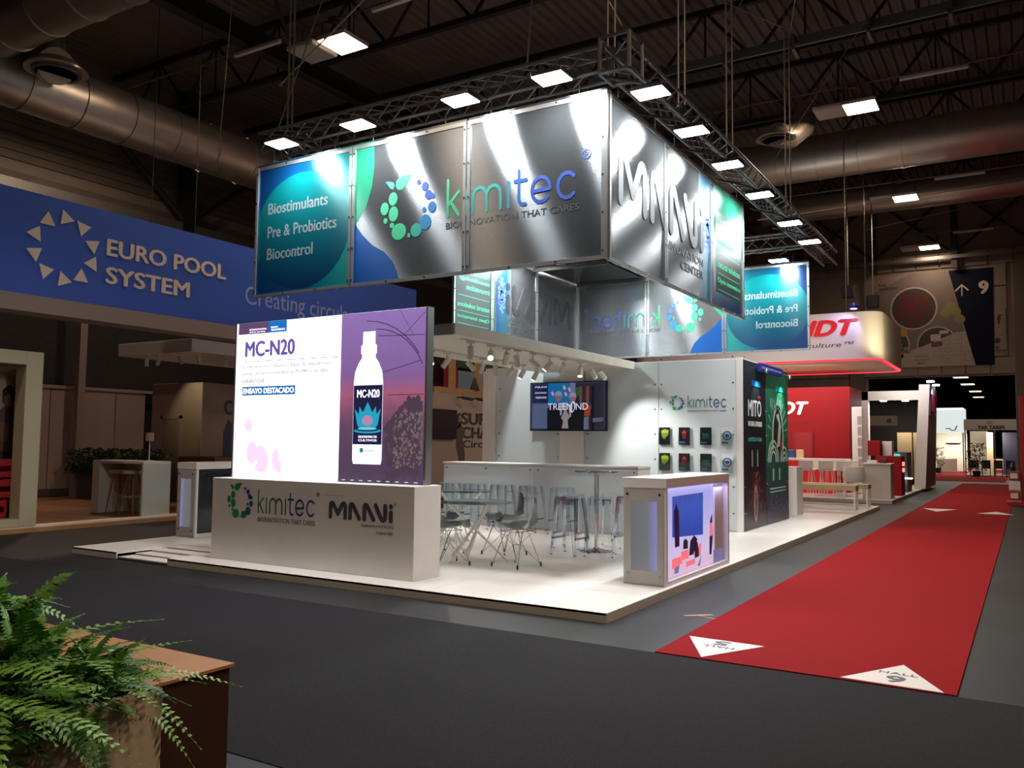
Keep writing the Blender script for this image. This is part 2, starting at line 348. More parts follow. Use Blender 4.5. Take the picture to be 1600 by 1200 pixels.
dB = duct('long round metal duct crossing behind the larger one at right', 'x', 28.2, 11.05, .5, -6, 15, 1.4)
dL = duct('large round metal duct running away above the blue fascia at left', 'y', -15, 9.1, .62, -8, 14.5, 1.2)
dT = duct('round metal duct crossing the roof at the top left corner', 'x', 1.9, 9.6, .5, -22, -8.5, 1.2)
def diffuser(parent, c, r, d):
    """swirl diffuser: throat, rings, hub"""
    c = Vector(c); d = Vector(d)
    MB().tube([c, c + d * .5, c + d * 1.0 + Vector((0, 0, .35)), c + d * 1.2 + Vector((0, 0, .9))], r * .62, 20, r2=r * .62).build('branch_duct', DUCT, parent, smooth=True)
    MB().lathe(c - Vector((0, 0, .12)), [(r, 0), (r, .04), (r * .7, .2), (r * .62, .2)], 28).build('diffuser_bell', DUCT, parent, smooth=True)
    for k in (.78, .5, .25):
        MB().lathe(c - Vector((0, 0, .16)), [(r * k, 0), (r * k, .05), (r * (k - .12), .05), (r * (k - .12), 0)], 24).build('diffuser_ring', GSTEEL, parent, smooth=True)
diffuser(dA, (-2.25, 15.1, 9.55), .5, (.45, 1.0, .1)); diffuser(dL, (-13.75, 2.85, 9.15), .6, (-.6, .1, .2))
# ---------------------------------------------------------------- hall lamps
LAMPE = emis('warm_lamp_lens', 'ffd9b8', 14)
LPAN = mat('unlit_lens', 'b8b0a4', .4); LCASE = mat('lamp_case', 'd0ccc4', .5)
def hall_lamp(x, y, z, lit, label, power=230):
    t = thing('hall_lamp', label, 'lamp', (x, y, z), 'square lamps hung below the roof')
    sx, sy = (.37, .37)
    hs2 = box('housing', LCASE, t, x - sx - .02, x + sx + .02, y - sy - .02, y + sy + .02, z + .01, z + .1, .01)
    box('lens', LAMPE if lit else LPAN, hs2, x - sx, x + sx, y - sy, y + sy, z - .005, z + .01)
    for s in (-1, 1): MB().tube([(x + s * .3, y, z + .1), (x + s * .3, y, z + .6)], .012, 6).build('hanger', DSTEEL, t)
    if lit: area('lamp_light', (x, y, z - .03), (x, y, 0), .7, .7, power, (1, .74, .54), parent=t)
rows = [(6.4, -9.2, 'warm square lamp hung high left of the four front floodlights', -10.1, 'unlit square lamp beside the lit one, high left of the front floodlights'),
        (15.5, -.25, 'warm square lamp in front of the ducts at upper right, nearest on that side', -.95, 'unlit square lamp beside the nearest warm lamp at upper right'),
        (24.6, -.25, 'second warm lamp of the right aisle, against the rear duct', -.95, 'unlit lamp plate beside the second warm lamp of the right aisle'),
        (33.0, -.27, 'warm lamp just above the dark printed banner on the end wall', -1.0, 'unlit lamp plate above the printed banner on the end wall')]
for y, xl, la, xu, lu in rows:
    hall_lamp(xl, y, 10, True, la, 230 if y < 30 else 60); hall_lamp(xu, y, 10, False, lu)
    g = thing('lighting_conduit', 'thin steel conduit with tube fitting carrying the lamps, row %s' % {6.4: 'above the front floodlights', 15.5: 'nearest on the right', 24.6: 'against the rear duct', 33.0: 'by the end wall'}[y], 'conduit', (xl, y, 10.5))
    MB().tube([(-22, y, 10.62), (14, y, 10.62)], .02, 6).build('conduit_pipe', GSTEEL, g)
    for x in (xl + .9,) if y > 7 else (xl + .8, xl - 3.4):
        box('tube_fitting', LCASE, g, x, x + 1.5, y - .05, y + .05, 10.5, 10.58, .01); box('junction_box', GSTEEL, g, x - 1.2, x - 1.0, y - .05, y + .05, 10.55, 10.68)
hall_lamp(-17.1, 6.4, 10, True, 'warm square lamp seen against the left duct')
hall_lamp(5.6, -4.6, 10, True, 'unseen warm square lamp above the viewer, placed to light the planter', 230); hall_lamp(-8, -7, 10, True, 'warm square lamp above the foreground aisle, out to the left', 160); hall_lamp(8.9, -3.6, 10, True, 'unseen warm lamp added right of the viewer to light the planter', 230); hall_lamp(8.5, 6.4, 10, True, 'warm square lamp off to the right of the red carpet', 120)  # unseen lamps; the two beside the viewer are placed to light the planter
for i, (u, v) in enumerate(((1501, 590), (1512, 601), (1524, 612), (1529, 621))):
    P_ = at(u, v, 'z', 9.5)
    t = thing('far_lamp', '%s of the four small lamps in a receding row beyond the doorway' % ('nearest', 'second', 'third', 'farthest')[i], 'lamp', P_, 'small lamps in the hall beyond the doorway')
    box('lens', emis('far_lens', 'ffe0c0', 2.2), t, P_.x - .75, P_.x + .75, P_.y - 1, P_.y + 1, 9.5, 9.56); box('housing', LCASE, t, P_.x - .78, P_.x + .78, P_.y - 1.03, P_.y + 1.03, 9.56, 9.66); MB().tube([P_ + Vector((0, 0, .1)), Vector((P_.x, P_.y, 13.05))], .03, 6).build('hanger', DSTEEL, t)
area('doorway_fill', (1.5, 40, 8), (1.5, 46, 1.5), 2, 1, 260, (1, .88, .75))  # added fill without a fixture, brightens the pale fascia beyond the doorway
area('far_hall_light', (0, 60, 11), (0, 60, 0), 8, 20, 1800, (1, .85, .7))
# ================================================================ MAIN STAND
pf = thing('platform', 'low white raised platform carrying the main exhibition stand', 'platform', (-3.9, 7.8, 0))
RX0, RX1 = -6.85, -5.85
STRIP = mat('platform_edging', 'dad5cb', .4, noise=.03, nscale=2)
def edging(x0, x1, y0, y1, nm='edging_board'): box(nm, STRIP, pf, x0, x1, y0, y1, .0, Hp - .002, .002)
for x0, x1 in ((-7.82, RX0), (RX1, -4.9), (-4.9, -2.45), (-2.45, 0)): edging(x0, x1 - .004, 0, .018)
for k in range(7): edging(-.018, 0, .02 + k * 2.23, .02 + k * 2.23 + 2.226)
for k in range(7): edging(-7.82, -7.802, .02 + k * 2.23, .02 + k * 2.23 + 2.226)
MB().box(-7.8, -.02, 1.3, 15.6, 0, .05).build('subframe', mat('plywood', 'a08060', .7), pf)
xs = [-7.82 + i * .9775 for i in range(9)]; tile = {}
for i in range(8):
    for j in range(16):
        y0, y1 = j * .9765, j * .9765 + .9765
        if j == 0 or (j == 1 and 0):
            pass
        x0, x1 = xs[i], xs[i + 1]
        if j < 1:
            # notch for the ramp
            segs = [(x0, x1)]
            if x0 < RX1 and x1 > RX0: segs = [s for s in ((x0, min(x1, RX0)), (max(x0, RX1), x1)) if s[1] - s[0] > .02]
            for a, c in segs: box('floor_panel', FLOORW, pf, a + .0015, c - .0015, y0, y1 - .003, Hp - .022, Hp, .001)
        elif 'm' not in tile: tile['m'] = box('floor_panel', FLOORW, pf, x0 + .0015, x1 - .0015, y0, y1 - .003, Hp - .022, Hp, .001); tile['o'] = Vector((x0, y0, 0))
        else: inst(tile['m'], 'floor_panel', pf, Vector((x0, y0, 0)) - tile['o'])
for k in range(4):
    z = .018 + k * .0175; box('ramp_board', FLOORW, pf, RX0 + .01, RX1 - .01, .02 + k * .24, .02 + k * .24 + .225, z, z + .016, .001)
box('ramp_gap_shade', mat('painted_gap_shadow', '20201f', .8), pf, RX0, RX1, .0, .98, .0, .012)  # dark sheet under the boards paints the shadow seen in their gaps
# ---- white front block with logos
def P(u, v, ax, val): return at(u, v, ax, val)
kb = thing('display_plinth', 'white rectangular plinth with printed logos under the big lit screen', 'plinth', (-3.9, .57, Hp))
box('body', WHITE, kb, -5.4832, -2.3524, .3384, .8054, Hp, 1.07, .004, seg=1)
logo_ring(FY(.337), -5.21, .60, .42, .42, kb)
kimtext(FY(.337), -4.68, -3.77, .685, .95, kb, r=.075)
text('BIOINNOVATION THAT CARES', FY(.337), -4.67, -3.75, .58, .635, mat('grey_print', '77757c', .5), kb)
text('powered by', FY(.337), -3.6, -3.33, .925, .955, mat('pale_print', 'b8b4ac', .5), kb)
strokes(MAV, FY(.337), -3.52, -2.66, .70, .85, 5.95, 1, .17).build('lettering', mat('dark_grey_print', '4a464e', .5), kb)
text('INNOVATION', FY(.337), -3.07, -2.62, .615, .645, MC['grey_print'], kb); text('CENTER', FY(.337), -2.86, -2.62, .545, .575, MC['grey_print'], kb)
text('®', FY(.337), -3.74, -3.69, .91, .96, MC['grey_print'], kb); text('®', FY(.337), -2.62, -2.59, .86, .89, MC['grey_print'], kb)
# ---- LED wall
led = thing('led_screen', 'big upright lit screen with a white bottle advert standing on the white plinth', 'screen', (-3.93, .62, 1.07))
yl = .594
box('cabinet', mat('led_cabinet', '8a8890', .4, metal=.3), led, -5.4246, -2.4306, yl, yl + .1, 1.07, 3.0061, .004)
box('side_trim', ALU, led, -2.4306, -2.405, yl - .01, yl + .1, 1.07, 3.008); box('side_trim', ALU, led, -5.45, -5.4246, yl - .01, yl + .1, 1.07, 3.008)
F = FY(yl)
W_ = emis('screen_white', 'f6f0ff', 2.6)
MB().prism([(-5.42, 1.075), (-3.66, 1.075), (-3.66, 3.0), (-5.42, 3.0)], F, 0, .002).build('screen_area', W_, led)
GR = gradmat('greenhouse_sky', [(0, '4a3a52'), (.35, '6a4a68'), (.52, 'b0607c'), (.62, '8a64a0'), (1, '9a78c0')], 'Z', 1.07, 3.0, .4, es=.85, noise=.12, nscale=9)
MB().prism([(-3.66, 1.075), (-2.435, 1.075), (-2.435, 3.0), (-3.66, 3.0)], F, 0, .002).build('screen_area', GR, led, label='purple greenhouse picture area')
BU = emis('bush_dark', '6a5268', .5); BU2 = emis('bush_light', 'a08a80', .5)
rb = random.Random(3)
for m_, cnt, zz, r0 in ((BU, 210, (1.12, 2.02), .055), (BU2, 150, (1.25, 1.85), .022)):
    b = MB()
    for _ in range(cnt):
        x = rb.uniform(-2.98 if m_ is BU else -2.85, -2.46); z = rb.uniform(*zz) - (x < -2.85) * .1; r = r0 * rb.uniform(.5, 1)
        z = min(z, 1.65 + (x + 3.0) * 1.0)
        b.prism([(x + r * math.cos(a * math.pi / 3 + z) * .8 if x + r < -2.44 else x, max(1.08, z + r * math.sin(a * math.pi / 3 + z))) for a in range(6)], F, .002, .003 if m_ is BU else .0035)
    b.build('foliage_picture', m_, led, kind='stuff')
b = MB()
for (x0, z0, x1, z1) in ((-3.1, 2.72, -2.45, 2.7), (-3.05, 2.3, -2.5, 2.42), (-2.95, 2.05, -2.45, 2.05), (-2.8, 3.0, -2.6, 2.7), (-2.45, 2.95, -2.75, 2.7)): b.prism([(x0, z0), (x1, z1), (x1, z1 + .007), (x0, z0 + .007)], F, .002, .003)
for R_, cx, cz in ((.75, -3.15, 2.05), (.95, -3.3, 1.95)):
    for i in range(9):
        a0, a1 = math.radians(8 + i * 9), math.radians(17 + i * 9); q = [(cx + R_ * math.cos(a0), cz + R_ * math.sin(a0)), (cx + R_ * math.cos(a1), cz + R_ * math.sin(a1))]
        if q[0][0] < -2.45: b.prism([q[0], q[1], (q[1][0] + .007, q[1][1] + .007), (q[0][0] + .007, q[0][1] + .007)], F, .002, .003)
b.build('greenhouse_frame_picture', emis('frame_dark', '503c58', .4), led)
b = MB()
for i in range(9):
    x = -3.6 + i * .13; b.prism([(x, 1.09), (x + .05, 1.09), (x + .05, 1.1), (x, 1.1)], F, .0035, .0045)
b.build('caption_dots', emis('caption', 'e0d8f0', 1), led)
MB().prism([(-5.4, 2.86), (-4.86, 2.86), (-4.86, 3.0), (-5.4, 3.0)], F, .002, .003).build('header_band', emis('band_purple', '7c5a8c', .6), led)
MB().prism([(-4.86, 2.86), (-4.55, 2.86), (-4.55, 3.0), (-4.86, 3.0)], F, .002, .003).build('header_band', emis('band_blue', '1478d0', .9), led, label='blue header square')
WT = emis('white_text', 'f0e8ff', 2)
text('BIOINNOVATION', F, -5.2, -4.9, 2.905, 2.925, WT, led, t0=.003); text('POR EL CULTIVO', F, -5.2, -4.92, 2.875, 2.89, WT, led, t0=.003)
text('ENSAYO', F, -4.82, -4.7, 2.915, 2.935, WT, led, t0=.003); text('TRATAMIENTO', F, -4.82, -4.58, 2.88, 2.905, WT, led, t0=.003)
PT = emis('purple_text', '7a64b8', .8); GT = emis('pale_grey_text', '8a7cac', .5)
text('MC-N20', F, -5.27, -4.4, 2.57, 2.77, PT, led, t0=.003, bold=.045)
MB().prism([(-5.28, 2.51), (-3.68, 2.51), (-3.68, 2.518), (-5.28, 2.518)], F, .002, .003).build('rule', GT, led)
for s, a, h1 in (('Complejo microbiano a base de micorrizas', 2.415, -3.82), ('puras ultraconcentradas y PGPRs con alta', 2.33, -3.86), ('estabilidad', 2.245, -4.92)): text(s, F, -5.3, h1, a, a + .06, GT, led, t0=.003, bold=.012)
MB().prism([(-5.3, 2.09), (-4.38, 2.09), (-4.38, 2.2), (-5.3, 2.2)], F, .002, .003).build('caption_box', emis('caption_blue', '1c7ac8', .75), led)
text('ENSAYO DESTACADO', F, -5.28, -4.4, 2.11, 2.18, WT, led, t0=.003, bold=.04)
PK = emis('pink_shape', 'ffc8fc', 1.3); PK2 = emis('mint_shape', 'dcfaf4', 1.4)
for nm_, m_, shapes in (('pink_petals', PK, ((-5.17, 1.72, .065, .08), (-5.1, 1.38, .09, .14), (-4.95, 1.37, .1, .1), (-4.9, 1.28, .1, .14), (-4.93, 1.2, .1, .06), (-4.68, 1.3, .06, .14), (-4.62, 1.22, .05, .08))), ('mint_petals', PK2, ((-5.2, 1.22, .05, .05), (-4.94, 1.62, .03, .05)))):
    for q, (x, z, rx, rz) in enumerate(shapes): MB().prism([(x + rx * math.cos(a * math.pi / 8), z + rz * math.sin(a * math.pi / 8)) for a in range(16)], F, .002, .003 + q * .0002).build(nm_, m_, led)
BW = emis('bottle_white', 'ece6ff', 1.9)
bx = -3.235
prof = [(.2, 1.28), (.215, 1.33), (.215, 2.2), (.2, 2.32), (.15, 2.42), (.1, 2.48), (.1, 2.52), (.115, 2.53), (.115, 2.62), (.09, 2.64), (.09, 2.78)]
MB().prism([(bx + r, z) for r, z in prof] + [(bx - r, z) for r, z in prof[::-1]], F, .003, .004).build('bottle_picture', BW, led)
MB().prism([(bx - .212, 1.5), (bx + .212, 1.5), (bx + .212, 2.17), (bx - .212, 2.17)], F, .004, .005).build('bottle_label', emis('label_navy', '2a2c58', .5), led)
text('MC-N20', F, bx - .16, bx + .17, 2.03, 2.12, WT, led, t0=.005, bold=.02)
CY = emis('crown_cyan', '28b4d8', .8); CY2 = emis('crown_pale', '8ad4e8', .9)
pts = [(-.15, 1.72), (-.19, 1.9), (-.13, 1.84), (-.12, 1.93), (-.07, 1.86), (0, 1.98), (.07, 1.86), (.12, 1.93), (.13, 1.84), (.19, 1.9), (.15, 1.72), (.1, 1.67), (-.1, 1.67)]
MB().prism([(bx + a, c) for a, c in pts], F, .005, .006).build('crown_picture', CY, led)
MB().prism([(bx + .08 * math.cos(a * math.pi / 6), 1.77 + .06 * math.sin(a * math.pi / 6)) for a in range(12)], F, .006, .007).build('crown_picture', emis('crown_pink', 'c898c0', .8), led)
for k in range(3): MB().prism([(bx + (.2 - k * .03) * math.cos(a * math.pi / 8), 1.655 + .012 * k + (.03 - .008 * k) * math.sin(a * math.pi / 8)) for a in range(16)], F, .005 + k * .001, .006 + k * .001).build('water_ripple', (CY, emis('ripple_dark', '14607e', .5), CY2)[k], led)
text('SOLUCION PARA TUS', F, bx - .13, bx + .14, 1.575, 1.6, WT, led, t0=.005); text('CULTIVOS', F, bx - .13, bx + .14, 1.535, 1.56, WT, led, t0=.005)
text('kimitec', F, bx - .03, bx + .12, 1.415, 1.455, emis('bottle_green', '48a090', .7), led, t0=.004)
MB().prism([(bx - .08 + .03 * math.cos(a * math.pi / 6), 1.435 + .03 * math.sin(a * math.pi / 6)) for a in range(12)], F, .004, .005).build('bottle_mark', MC['bottle_green'], led)
# ---- counters with glowing sides
FROST = mat('frosted_plate', 'b4b2b0', .25)
def counter(x1, y0, wx, wy, label, lit):
    x0, y1 = x1 - wx, y0 + wy; T = Hp + 1.1
    t = thing('reception_counter', label, 'counter', ((x0 + x1) / 2, (y0 + y1) / 2, Hp))
    box('countertop', WHITE, t, x0, x1, y0, y1, T - .1, T, .003)
    box('end_panel', WHITE, t, x0 + .01, x1 - .002, y0 + .012, y0 + .05, Hp, T - .1, .002); box('end_panel', WHITE, t, x0 + .01, x1 - .002, y1 - .05, y1, Hp, T - .1, .002)
    box('back_panel', WHITE, t, x0 + .01, x0 + .03, y0 + .05, y1 - .05, Hp, T - .1)
    box('bottom_shelf', WHITE, t, x0 + .03, x1 - .002, y0 + .05, y1 - .05, Hp, Hp + .05)
    f = FY(y0 + .012); pl = MB().prism([(x0 + .02, Hp + .02), (x1 - .03, Hp + .02), (x1 - .03, T - .12), (x0 + .02, T - .12)], f, .004, .012).build('acrylic_plate', FROST, t)
    MB().prism([(x0 + .1, Hp + .15), (x1 - .1, Hp + .15), (x1 - .1, T - .24), (x0 + .1, T - .24)], f, .012, .0125).build('light_window', gradmat('window_glow' + str(round(x1)), [(0, '8c8c90'), (.62, '96969c'), (.9, 'aca8e8'), (1, 'b4b0f4')] if lit else [(0, 'b4b0f4'), (.1, 'a8a4dc'), (.35, '96969c'), (1, '8c8c90')], 'X', x0 + .1, x1 - .1, .3, es=.5), pl)
    bolts([(x0 + .06, T - .17), (x1 - .07, T - .17), (x0 + .07, Hp + .12), (x1 - .07, Hp + .1)], FY(y0 - .001), t, .014, .006)
    return t, x0, x1, y0, y1, T
cA, x0, x1, y0, y1, T = counter(-.0444, 1.5248, .4883, 2.1326, 'white counter at the front right corner with a glowing violet picture recess', True)
gx = x1 - .08; F = FX(gx)
def gq(name, pts, m, lay): MB().prism([(lambda q: (q.y, q.z))(at(u, v, 'x', gx)) for u, v in pts], F, .01 + lay * .001, .011 + lay * .001).build(name, m, cA)
yp = at(1113, 800, 'x', gx).y
MB().prism([(y0 + .05, Hp + .05), (yp, Hp + .05), (yp, T - .1), (y0 + .05, T - .1)], F, 0, .01).build('backlit_picture', gradmat('lit_room_picture', [(0, 'f0c0dc'), (.22, 'e4d0f4'), (.4, 'd4ccfa'), (.75, 'b8b4f6'), (1, 'a8a8f0')], 'Z', Hp, T, .4, es=.8, noise=.2, nscale=4), cA)
MB().prism([(yp, Hp + .05), (y1 - .05, Hp + .05), (y1 - .05, T - .1), (yp, T - .1)], F, 0, .01).build('backlit_picture', emis('violet_panel', 'a8a0e0', .4), cA)
box('divider', WHITE, cA, gx + .012, gx + .03, yp, at(1126, 800, 'x', gx).y, Hp + .2, T - .16)
gq('pictured_screen', [(1049, 840), (1097, 835), (1097, 769), (1049, 776)], gradmat('pictured_blue', [(0, '2c58d0'), (.5, '3c6ce0'), (1, '2440a8')], 'Z', .6, 1.1, .4, es=.6, noise=.7, nscale=16), 0)
DP = emis('pictured_dark', '2c2450', .35); PP = emis('pictured_pink', 'ff7884', .9)
for pts in ([(1053, 856), (1060, 853), (1059, 800), (1055, 786), (1051, 800)], [(1066, 858), (1073, 857), (1073, 845), (1069, 841), (1066, 846)], [(1075, 868), (1082, 866), (1088, 842), (1083, 836), (1077, 845)], [(1084, 872), (1092, 868), (1088, 846), (1083, 850)], [(1107, 866), (1110, 866), (1112, 840), (1111, 802), (1108, 812), (1107, 835)]): gq('pictured_figure', pts, DP, 2)
for pts in ([(1048, 874), (1064, 868), (1064, 880), (1048, 890)], [(1062, 862), (1074, 858), (1074, 872), (1062, 876)], [(1070, 878), (1084, 872), (1084, 880), (1070, 886)], [(1090, 850), (1094, 848), (1093, 866), (1090, 868)], [(1107, 818), (1111, 816), (1111, 836), (1107, 838)]): gq('pictured_furniture', pts, PP, 4)
for pts in ([(1052, 888), (1060, 882), (1058, 895), (1052, 897)], [(1088, 884), (1094, 868), (1092, 884)]): gq('pictured_shadow', pts, emis('pictured_lilac', '8c84c8', .6), 3)
area('recess_strip_light', (x1 - .02, (y0 + y1) / 2, T - .12), (gx, (y0 + y1) / 2, .5), 1.9, .02, 5, (.62, .55, 1), parent=cA)
cB, x0, x1, y0, y1, T = counter(-7.39, 1.6, .43, 2.1, 'white counter at the far left with a dark glass side screen', False)
MB().prism([(y0 + .08, Hp + .06), (y1 - .06, Hp + .06), (y1 - .06, T - .12), (y0 + .08, T - .12)], FX(x1 - .06), 0, .02).build('glass_screen', mat('dark_glass', '14161c', .06), cB)
box('inner_shelf', WHITE, cB, x1 - .06, x1 - .01, y1 - .3, y1 - .2, Hp, T - .1)
# ---- long bar inside
bar = thing('bar_counter', 'long white bar counter in front of the rear wall, clear stools before it', 'counter', (-4, 6, Hp))
bx0, bx1, by0, by1, T = -5.92, -2.13, 5.75, 6.3, Hp + 1.09
box('countertop', WHITE, bar, bx0, bx1, by0, by1, T - .03, T, .003); box('body', WHITE, bar, bx0 + .02, bx1 - .02, by0 + .04, by1, Hp, T - .03)
fr = FY(by0 + .04)
for a, c in ((bx0 + .02, -4.03), (-4.02, bx1 - .02)):
    MB().prism([(a, Hp + .01), (c, Hp + .01), (c, T - .05), (a, T - .05)], fr, .012, .02).build('acrylic_plate', mat('bar_acrylic', 'dfe8ee', .15), bar)
bolts([(a, c) for a in (bx0 + .08, -5.0, -4.1, -3.95, -3.1, bx1 - .08) for c in (T - .1, Hp + .6, Hp + .12)], FY(by0 + .02), bar, .014, .008)
# ---- rear storage room walls
wb = thing('storage_room', 'tall white panelled back wall of the main stand with brochures and a television on it', 'partition', (-3.4, 9, Hp))
WX1, WY0, WY1, WZ = -.9697, 7.4286, 10.5682, 3.0022
box('wall_core', WHITE, wb, -6.13, WX1 - .0, WY0 + .03, WY1, Hp, WZ, .002)
panx = [(-5.84, -4.42), (-3.9, -2.46), (-2.45, WX1 - .1)]
for a, c in panx: box('gloss_panel', WHITEG, wb, a, c, WY0 + .012, WY0 + .024, Hp + .01, WZ - .02, .001)
box('edge_post', WHITE, wb, WX1 - .095, WX1 + .012, WY0, WY0 + .06, Hp, WZ + .01, .002); box('left_post', WHITE, wb, -6.13, -5.86, WY0 - .06, WY0 + .03, Hp, WZ - .06, .002)
pt = [Hp + .3 + i * .44 for i in range(7)]
bolts([(x, z) for x in (-5.78, -4.47, -3.85, -2.52, -2.4, WX1 - .15) for z in pt], FY(WY0 + .012), wb, .014, .01)
logo_ring(FY(WY0 + .01), -2.25, 2.13, .25, .26, wb); kimtext(FY(WY0 + .01), -1.92, -1.24, 2.18, 2.38, wb, r=.075)
text('BIOINNOVATION THAT CARES', FY(WY0 + .01), -1.92, -1.24, 2.1, 2.13, MC['grey_print'], wb)
for ya, yb, nm, st in ((WY0 + .04, 8.9, 'dark', [(0, '28181f'), (.25, '1c1a22'), (.6, '14181e'), (1, '2a3438')]), (8.92, WY1, 'green', [(0, '1c1c38'), (.2, '16384a'), (.45, '1c6a50'), (.8, '2f8f68'), (1, '3aa078')])):
    MB().prism([(ya, Hp + .01), (yb, Hp + .01), (yb, WZ - .02), (ya, WZ - .02)], FX(WX1), .006, .014).build('printed_panel', gradmat('side_print_' + nm, st, 'Z', Hp, WZ, .35, noise=.1, nscale=3), wb)
bolts([(y, z) for y in (WY0 + .1, 8.86, 8.98, WY1 - .06) for z in pt], FX(WX1 + .012), wb, .014, .008)
F = FX(WX1 + .014); SP = mat('print_white', 'dcdcdc', .5); TL = mat('print_teal', '3f9a8c', .5); RD = mat('print_red', 'c03038', .5)
text('MITO', F, 7.75, 8.58, 2.03, 2.32, SP, wb, bold=.01)
for q in (8.42, 8.52): MB().prism([(q + .025 * math.cos(a), 2.38 + .03 * math.sin(a)) for a in [i * math.pi / 4 for i in range(8)]], F, .001, .003).build('umlaut_dot', RD, wb)
text('NATURAL ANTIOXIDE', F, 7.75, 8.62, 1.86, 1.95, SP, wb, bold=.02); text('ACARICIDA NATURAL', F, 7.75, 8.62, 1.6, 1.67, TL, wb, bold=.02)
GP = mat('print_grey', '8a8e92', .5)
for q in (7.98, 8.32): MB().prism([(q - .04, 1.16), (q + .04, 1.16), (q + .04, 1.38), (q, 1.46), (q - .04, 1.38)], F, .001, .003).build('bottle_print', GP, wb)
rb = random.Random(5); b = MB()
for i in range(230):
    a = rb.gauss(0, .16); z = rb.uniform(.2, 1.05); yc = 8.18 + a * (1.1 - abs(z - .6)); ln = rb.uniform(.02, .06)
    if abs(yc - 8.18) < .55: b.prism([(yc, z), (yc + .012, z), (yc + .012 + (yc - 8.18) * .08, z + ln), (yc + (yc - 8.18) * .08, z + ln)], F, .001, .0025)
b.build('spark_print', mat('print_ember', 'a04038', .5), wb, kind='stuff')
MB().prism([(8.18 + .12 * math.cos(a * math.pi / 10), .52 + .33 * math.sin(a * math.pi / 10)) for a in range(20)], F, .003, .004).build('seed_print', mat('print_ash', '9a9490', .5), wb)
MB().prism([(8.18 + .07 * math.cos(a * math.pi / 10), .52 + .24 * math.sin(a * math.pi / 10)) for a in range(20)], F, .004, .005).build('seed_print', mat('print_ash_dark', '5c4c4c', .5), wb)
mat('print_mint', '8ccab0', .5)
for q in range(6): MB().prism([(9.2 + q * .15, 2.2), (9.3 + q * .15, 2.2), (9.3 + q * .15, 2.42 - .05 * (q % 2)), (9.26 + q * .15, 2.42), (9.2 + q * .15, 2.3)], F, .001, .003).build('blurred_lettering', MC['print_mint'], wb)
for k in range(11):
    a = math.radians(10 + k * 16); ca, sa = math.cos(a), math.sin(a)
    MB().prism([(9.75 + .42 * ca, 1.75 + .36 * sa), (9.75 + .74 * ca, 1.75 + .7 * sa), (9.75 + .74 * ca + .05 * sa, 1.75 + .7 * sa - .05 * ca)], F, .001, .003).build('ray_print', MC['print_mint'], wb)
for (ry, rz, m_, t_) in ((.42, .6, mat('print_swirl', 'c8d8c8', .5), .003), (.34, .52, mat('print_ink', '14221e', .5), .0035)):
    MB().prism([(9.75 + ry * math.cos(a * math.pi / 12), 1.7 + rz * math.sin(a * math.pi / 12)) for a in range(25)][:13] + [(9.75 - ry, 1.45), (9.75 + ry, 1.45)], F, .002, t_).build('arch_print', m_, wb)
MB().prism([(9.68, 1.5), (9.88, 1.52), (9.98, 1.9), (9.8, 2.15), (9.62, 2.1), (9.82, 1.95)], F, .0035, .0045).build('arch_print', MC['print_swirl'], wb)
MB().prism([(9.92, 1.45), (10.08, 1.45), (10.05, 1.66), (9.96, 1.6)], F, .0035, .005).build('arch_print', RD, wb)
for yy, rr in ((9.4, .42), (10.22, .3)):
    for k in range(3):
        r1, r2 = rr - k * .1, rr - k * .1 - .045; n_ = 12; lim = 3.14
        pts = [(yy + r1 * math.cos(lim * i / n_) * .95, 1.22 + r1 * math.sin(lim * i / n_)) for i in range(n_ + 1)] + [(yy + r2 * math.cos(lim * i / n_) * .95, 1.22 + r2 * math.sin(lim * i / n_)) for i in range(n_, -1, -1)]
        pts = [(min(max(a, 8.95), WY1 - .02), c) for a, c in pts]
        MB().prism(pts, F, .003, .0045 + k * .0004).build('wave_print', MC['print_swirl'], wb)
for q in (9.4, 9.85): MB().prism([(q - .05, .88), (q + .05, .88), (q + .05, 1.1), (q - .05, 1.1)], F, .001, .003).build('bottle_print', MC['print_mint'], wb)
for z_ in (.72, .66): MB().prism([(9.15, z_), (10.3, z_), (10.3, z_ + .025), (9.15, z_ + .025)], F, .001, .003).build('caption_line', MC['print_mint'], wb)
rb = random.Random(8); b = MB()
for i in range(70):
    y_, z_ = rb.uniform(9.05, 10.45), rb.uniform(.15, .62); b.prism([(y_, z_), (y_ + .03, z_ + .01), (y_ + .02, z_ + .035)], F, .001, .003)
b.build('speck_print', mat('print_indigo', '3c4a7c', .5), wb, kind='stuff')
# header sign on the side wall with its two small lamps
hs = thing('header_sign', 'small blue header board with two downlights on top of the printed side wall', 'sign', (WX1 + .1, 9, 2.8))
box('board', mat('header_blue', '24348c', .45), hs, WX1 + .06, WX1 + .12, 8.2, 9.75, 2.83, 2.98, .002)
text('BIOINNOVATION THAT CARES', FX(WX1 + .12), 8.28, 9.68, 2.885, 2.93, mat('print_lilac', '9aa4e8', .5), hs)
for y_, w_ in ((8.15, .5), (9.85, .6)):
    box('label_plate', gradmat('label_cyan', [(0, '1468c0'), (1, '20c0b0')], 'Y', 8, 10, .4), hs, WX1 + .015, WX1 + .03, y_ - w_ / 2 + .1, y_ + w_ / 2 + .1, 2.56 , 2.66)
    MB().lathe((WX1 + .2, y_ + .1, 2.8), [(.03, 0), (.035, .05), (.02, .08)], 12).build('downlight', ALU, hs, smooth=True); MB().tube([(WX1 + .2, y_ + .1, 2.87), (WX1 + .06, y_ + .1, 2.9)], .008, 6).build('arm', ALU, hs)
    spot('small_downlight', (WX1 + .22, y_ + .1, 2.78), (WX1, y_ + .1, 2.1), 22, 85, (.8, 1, .95), parent=hs)
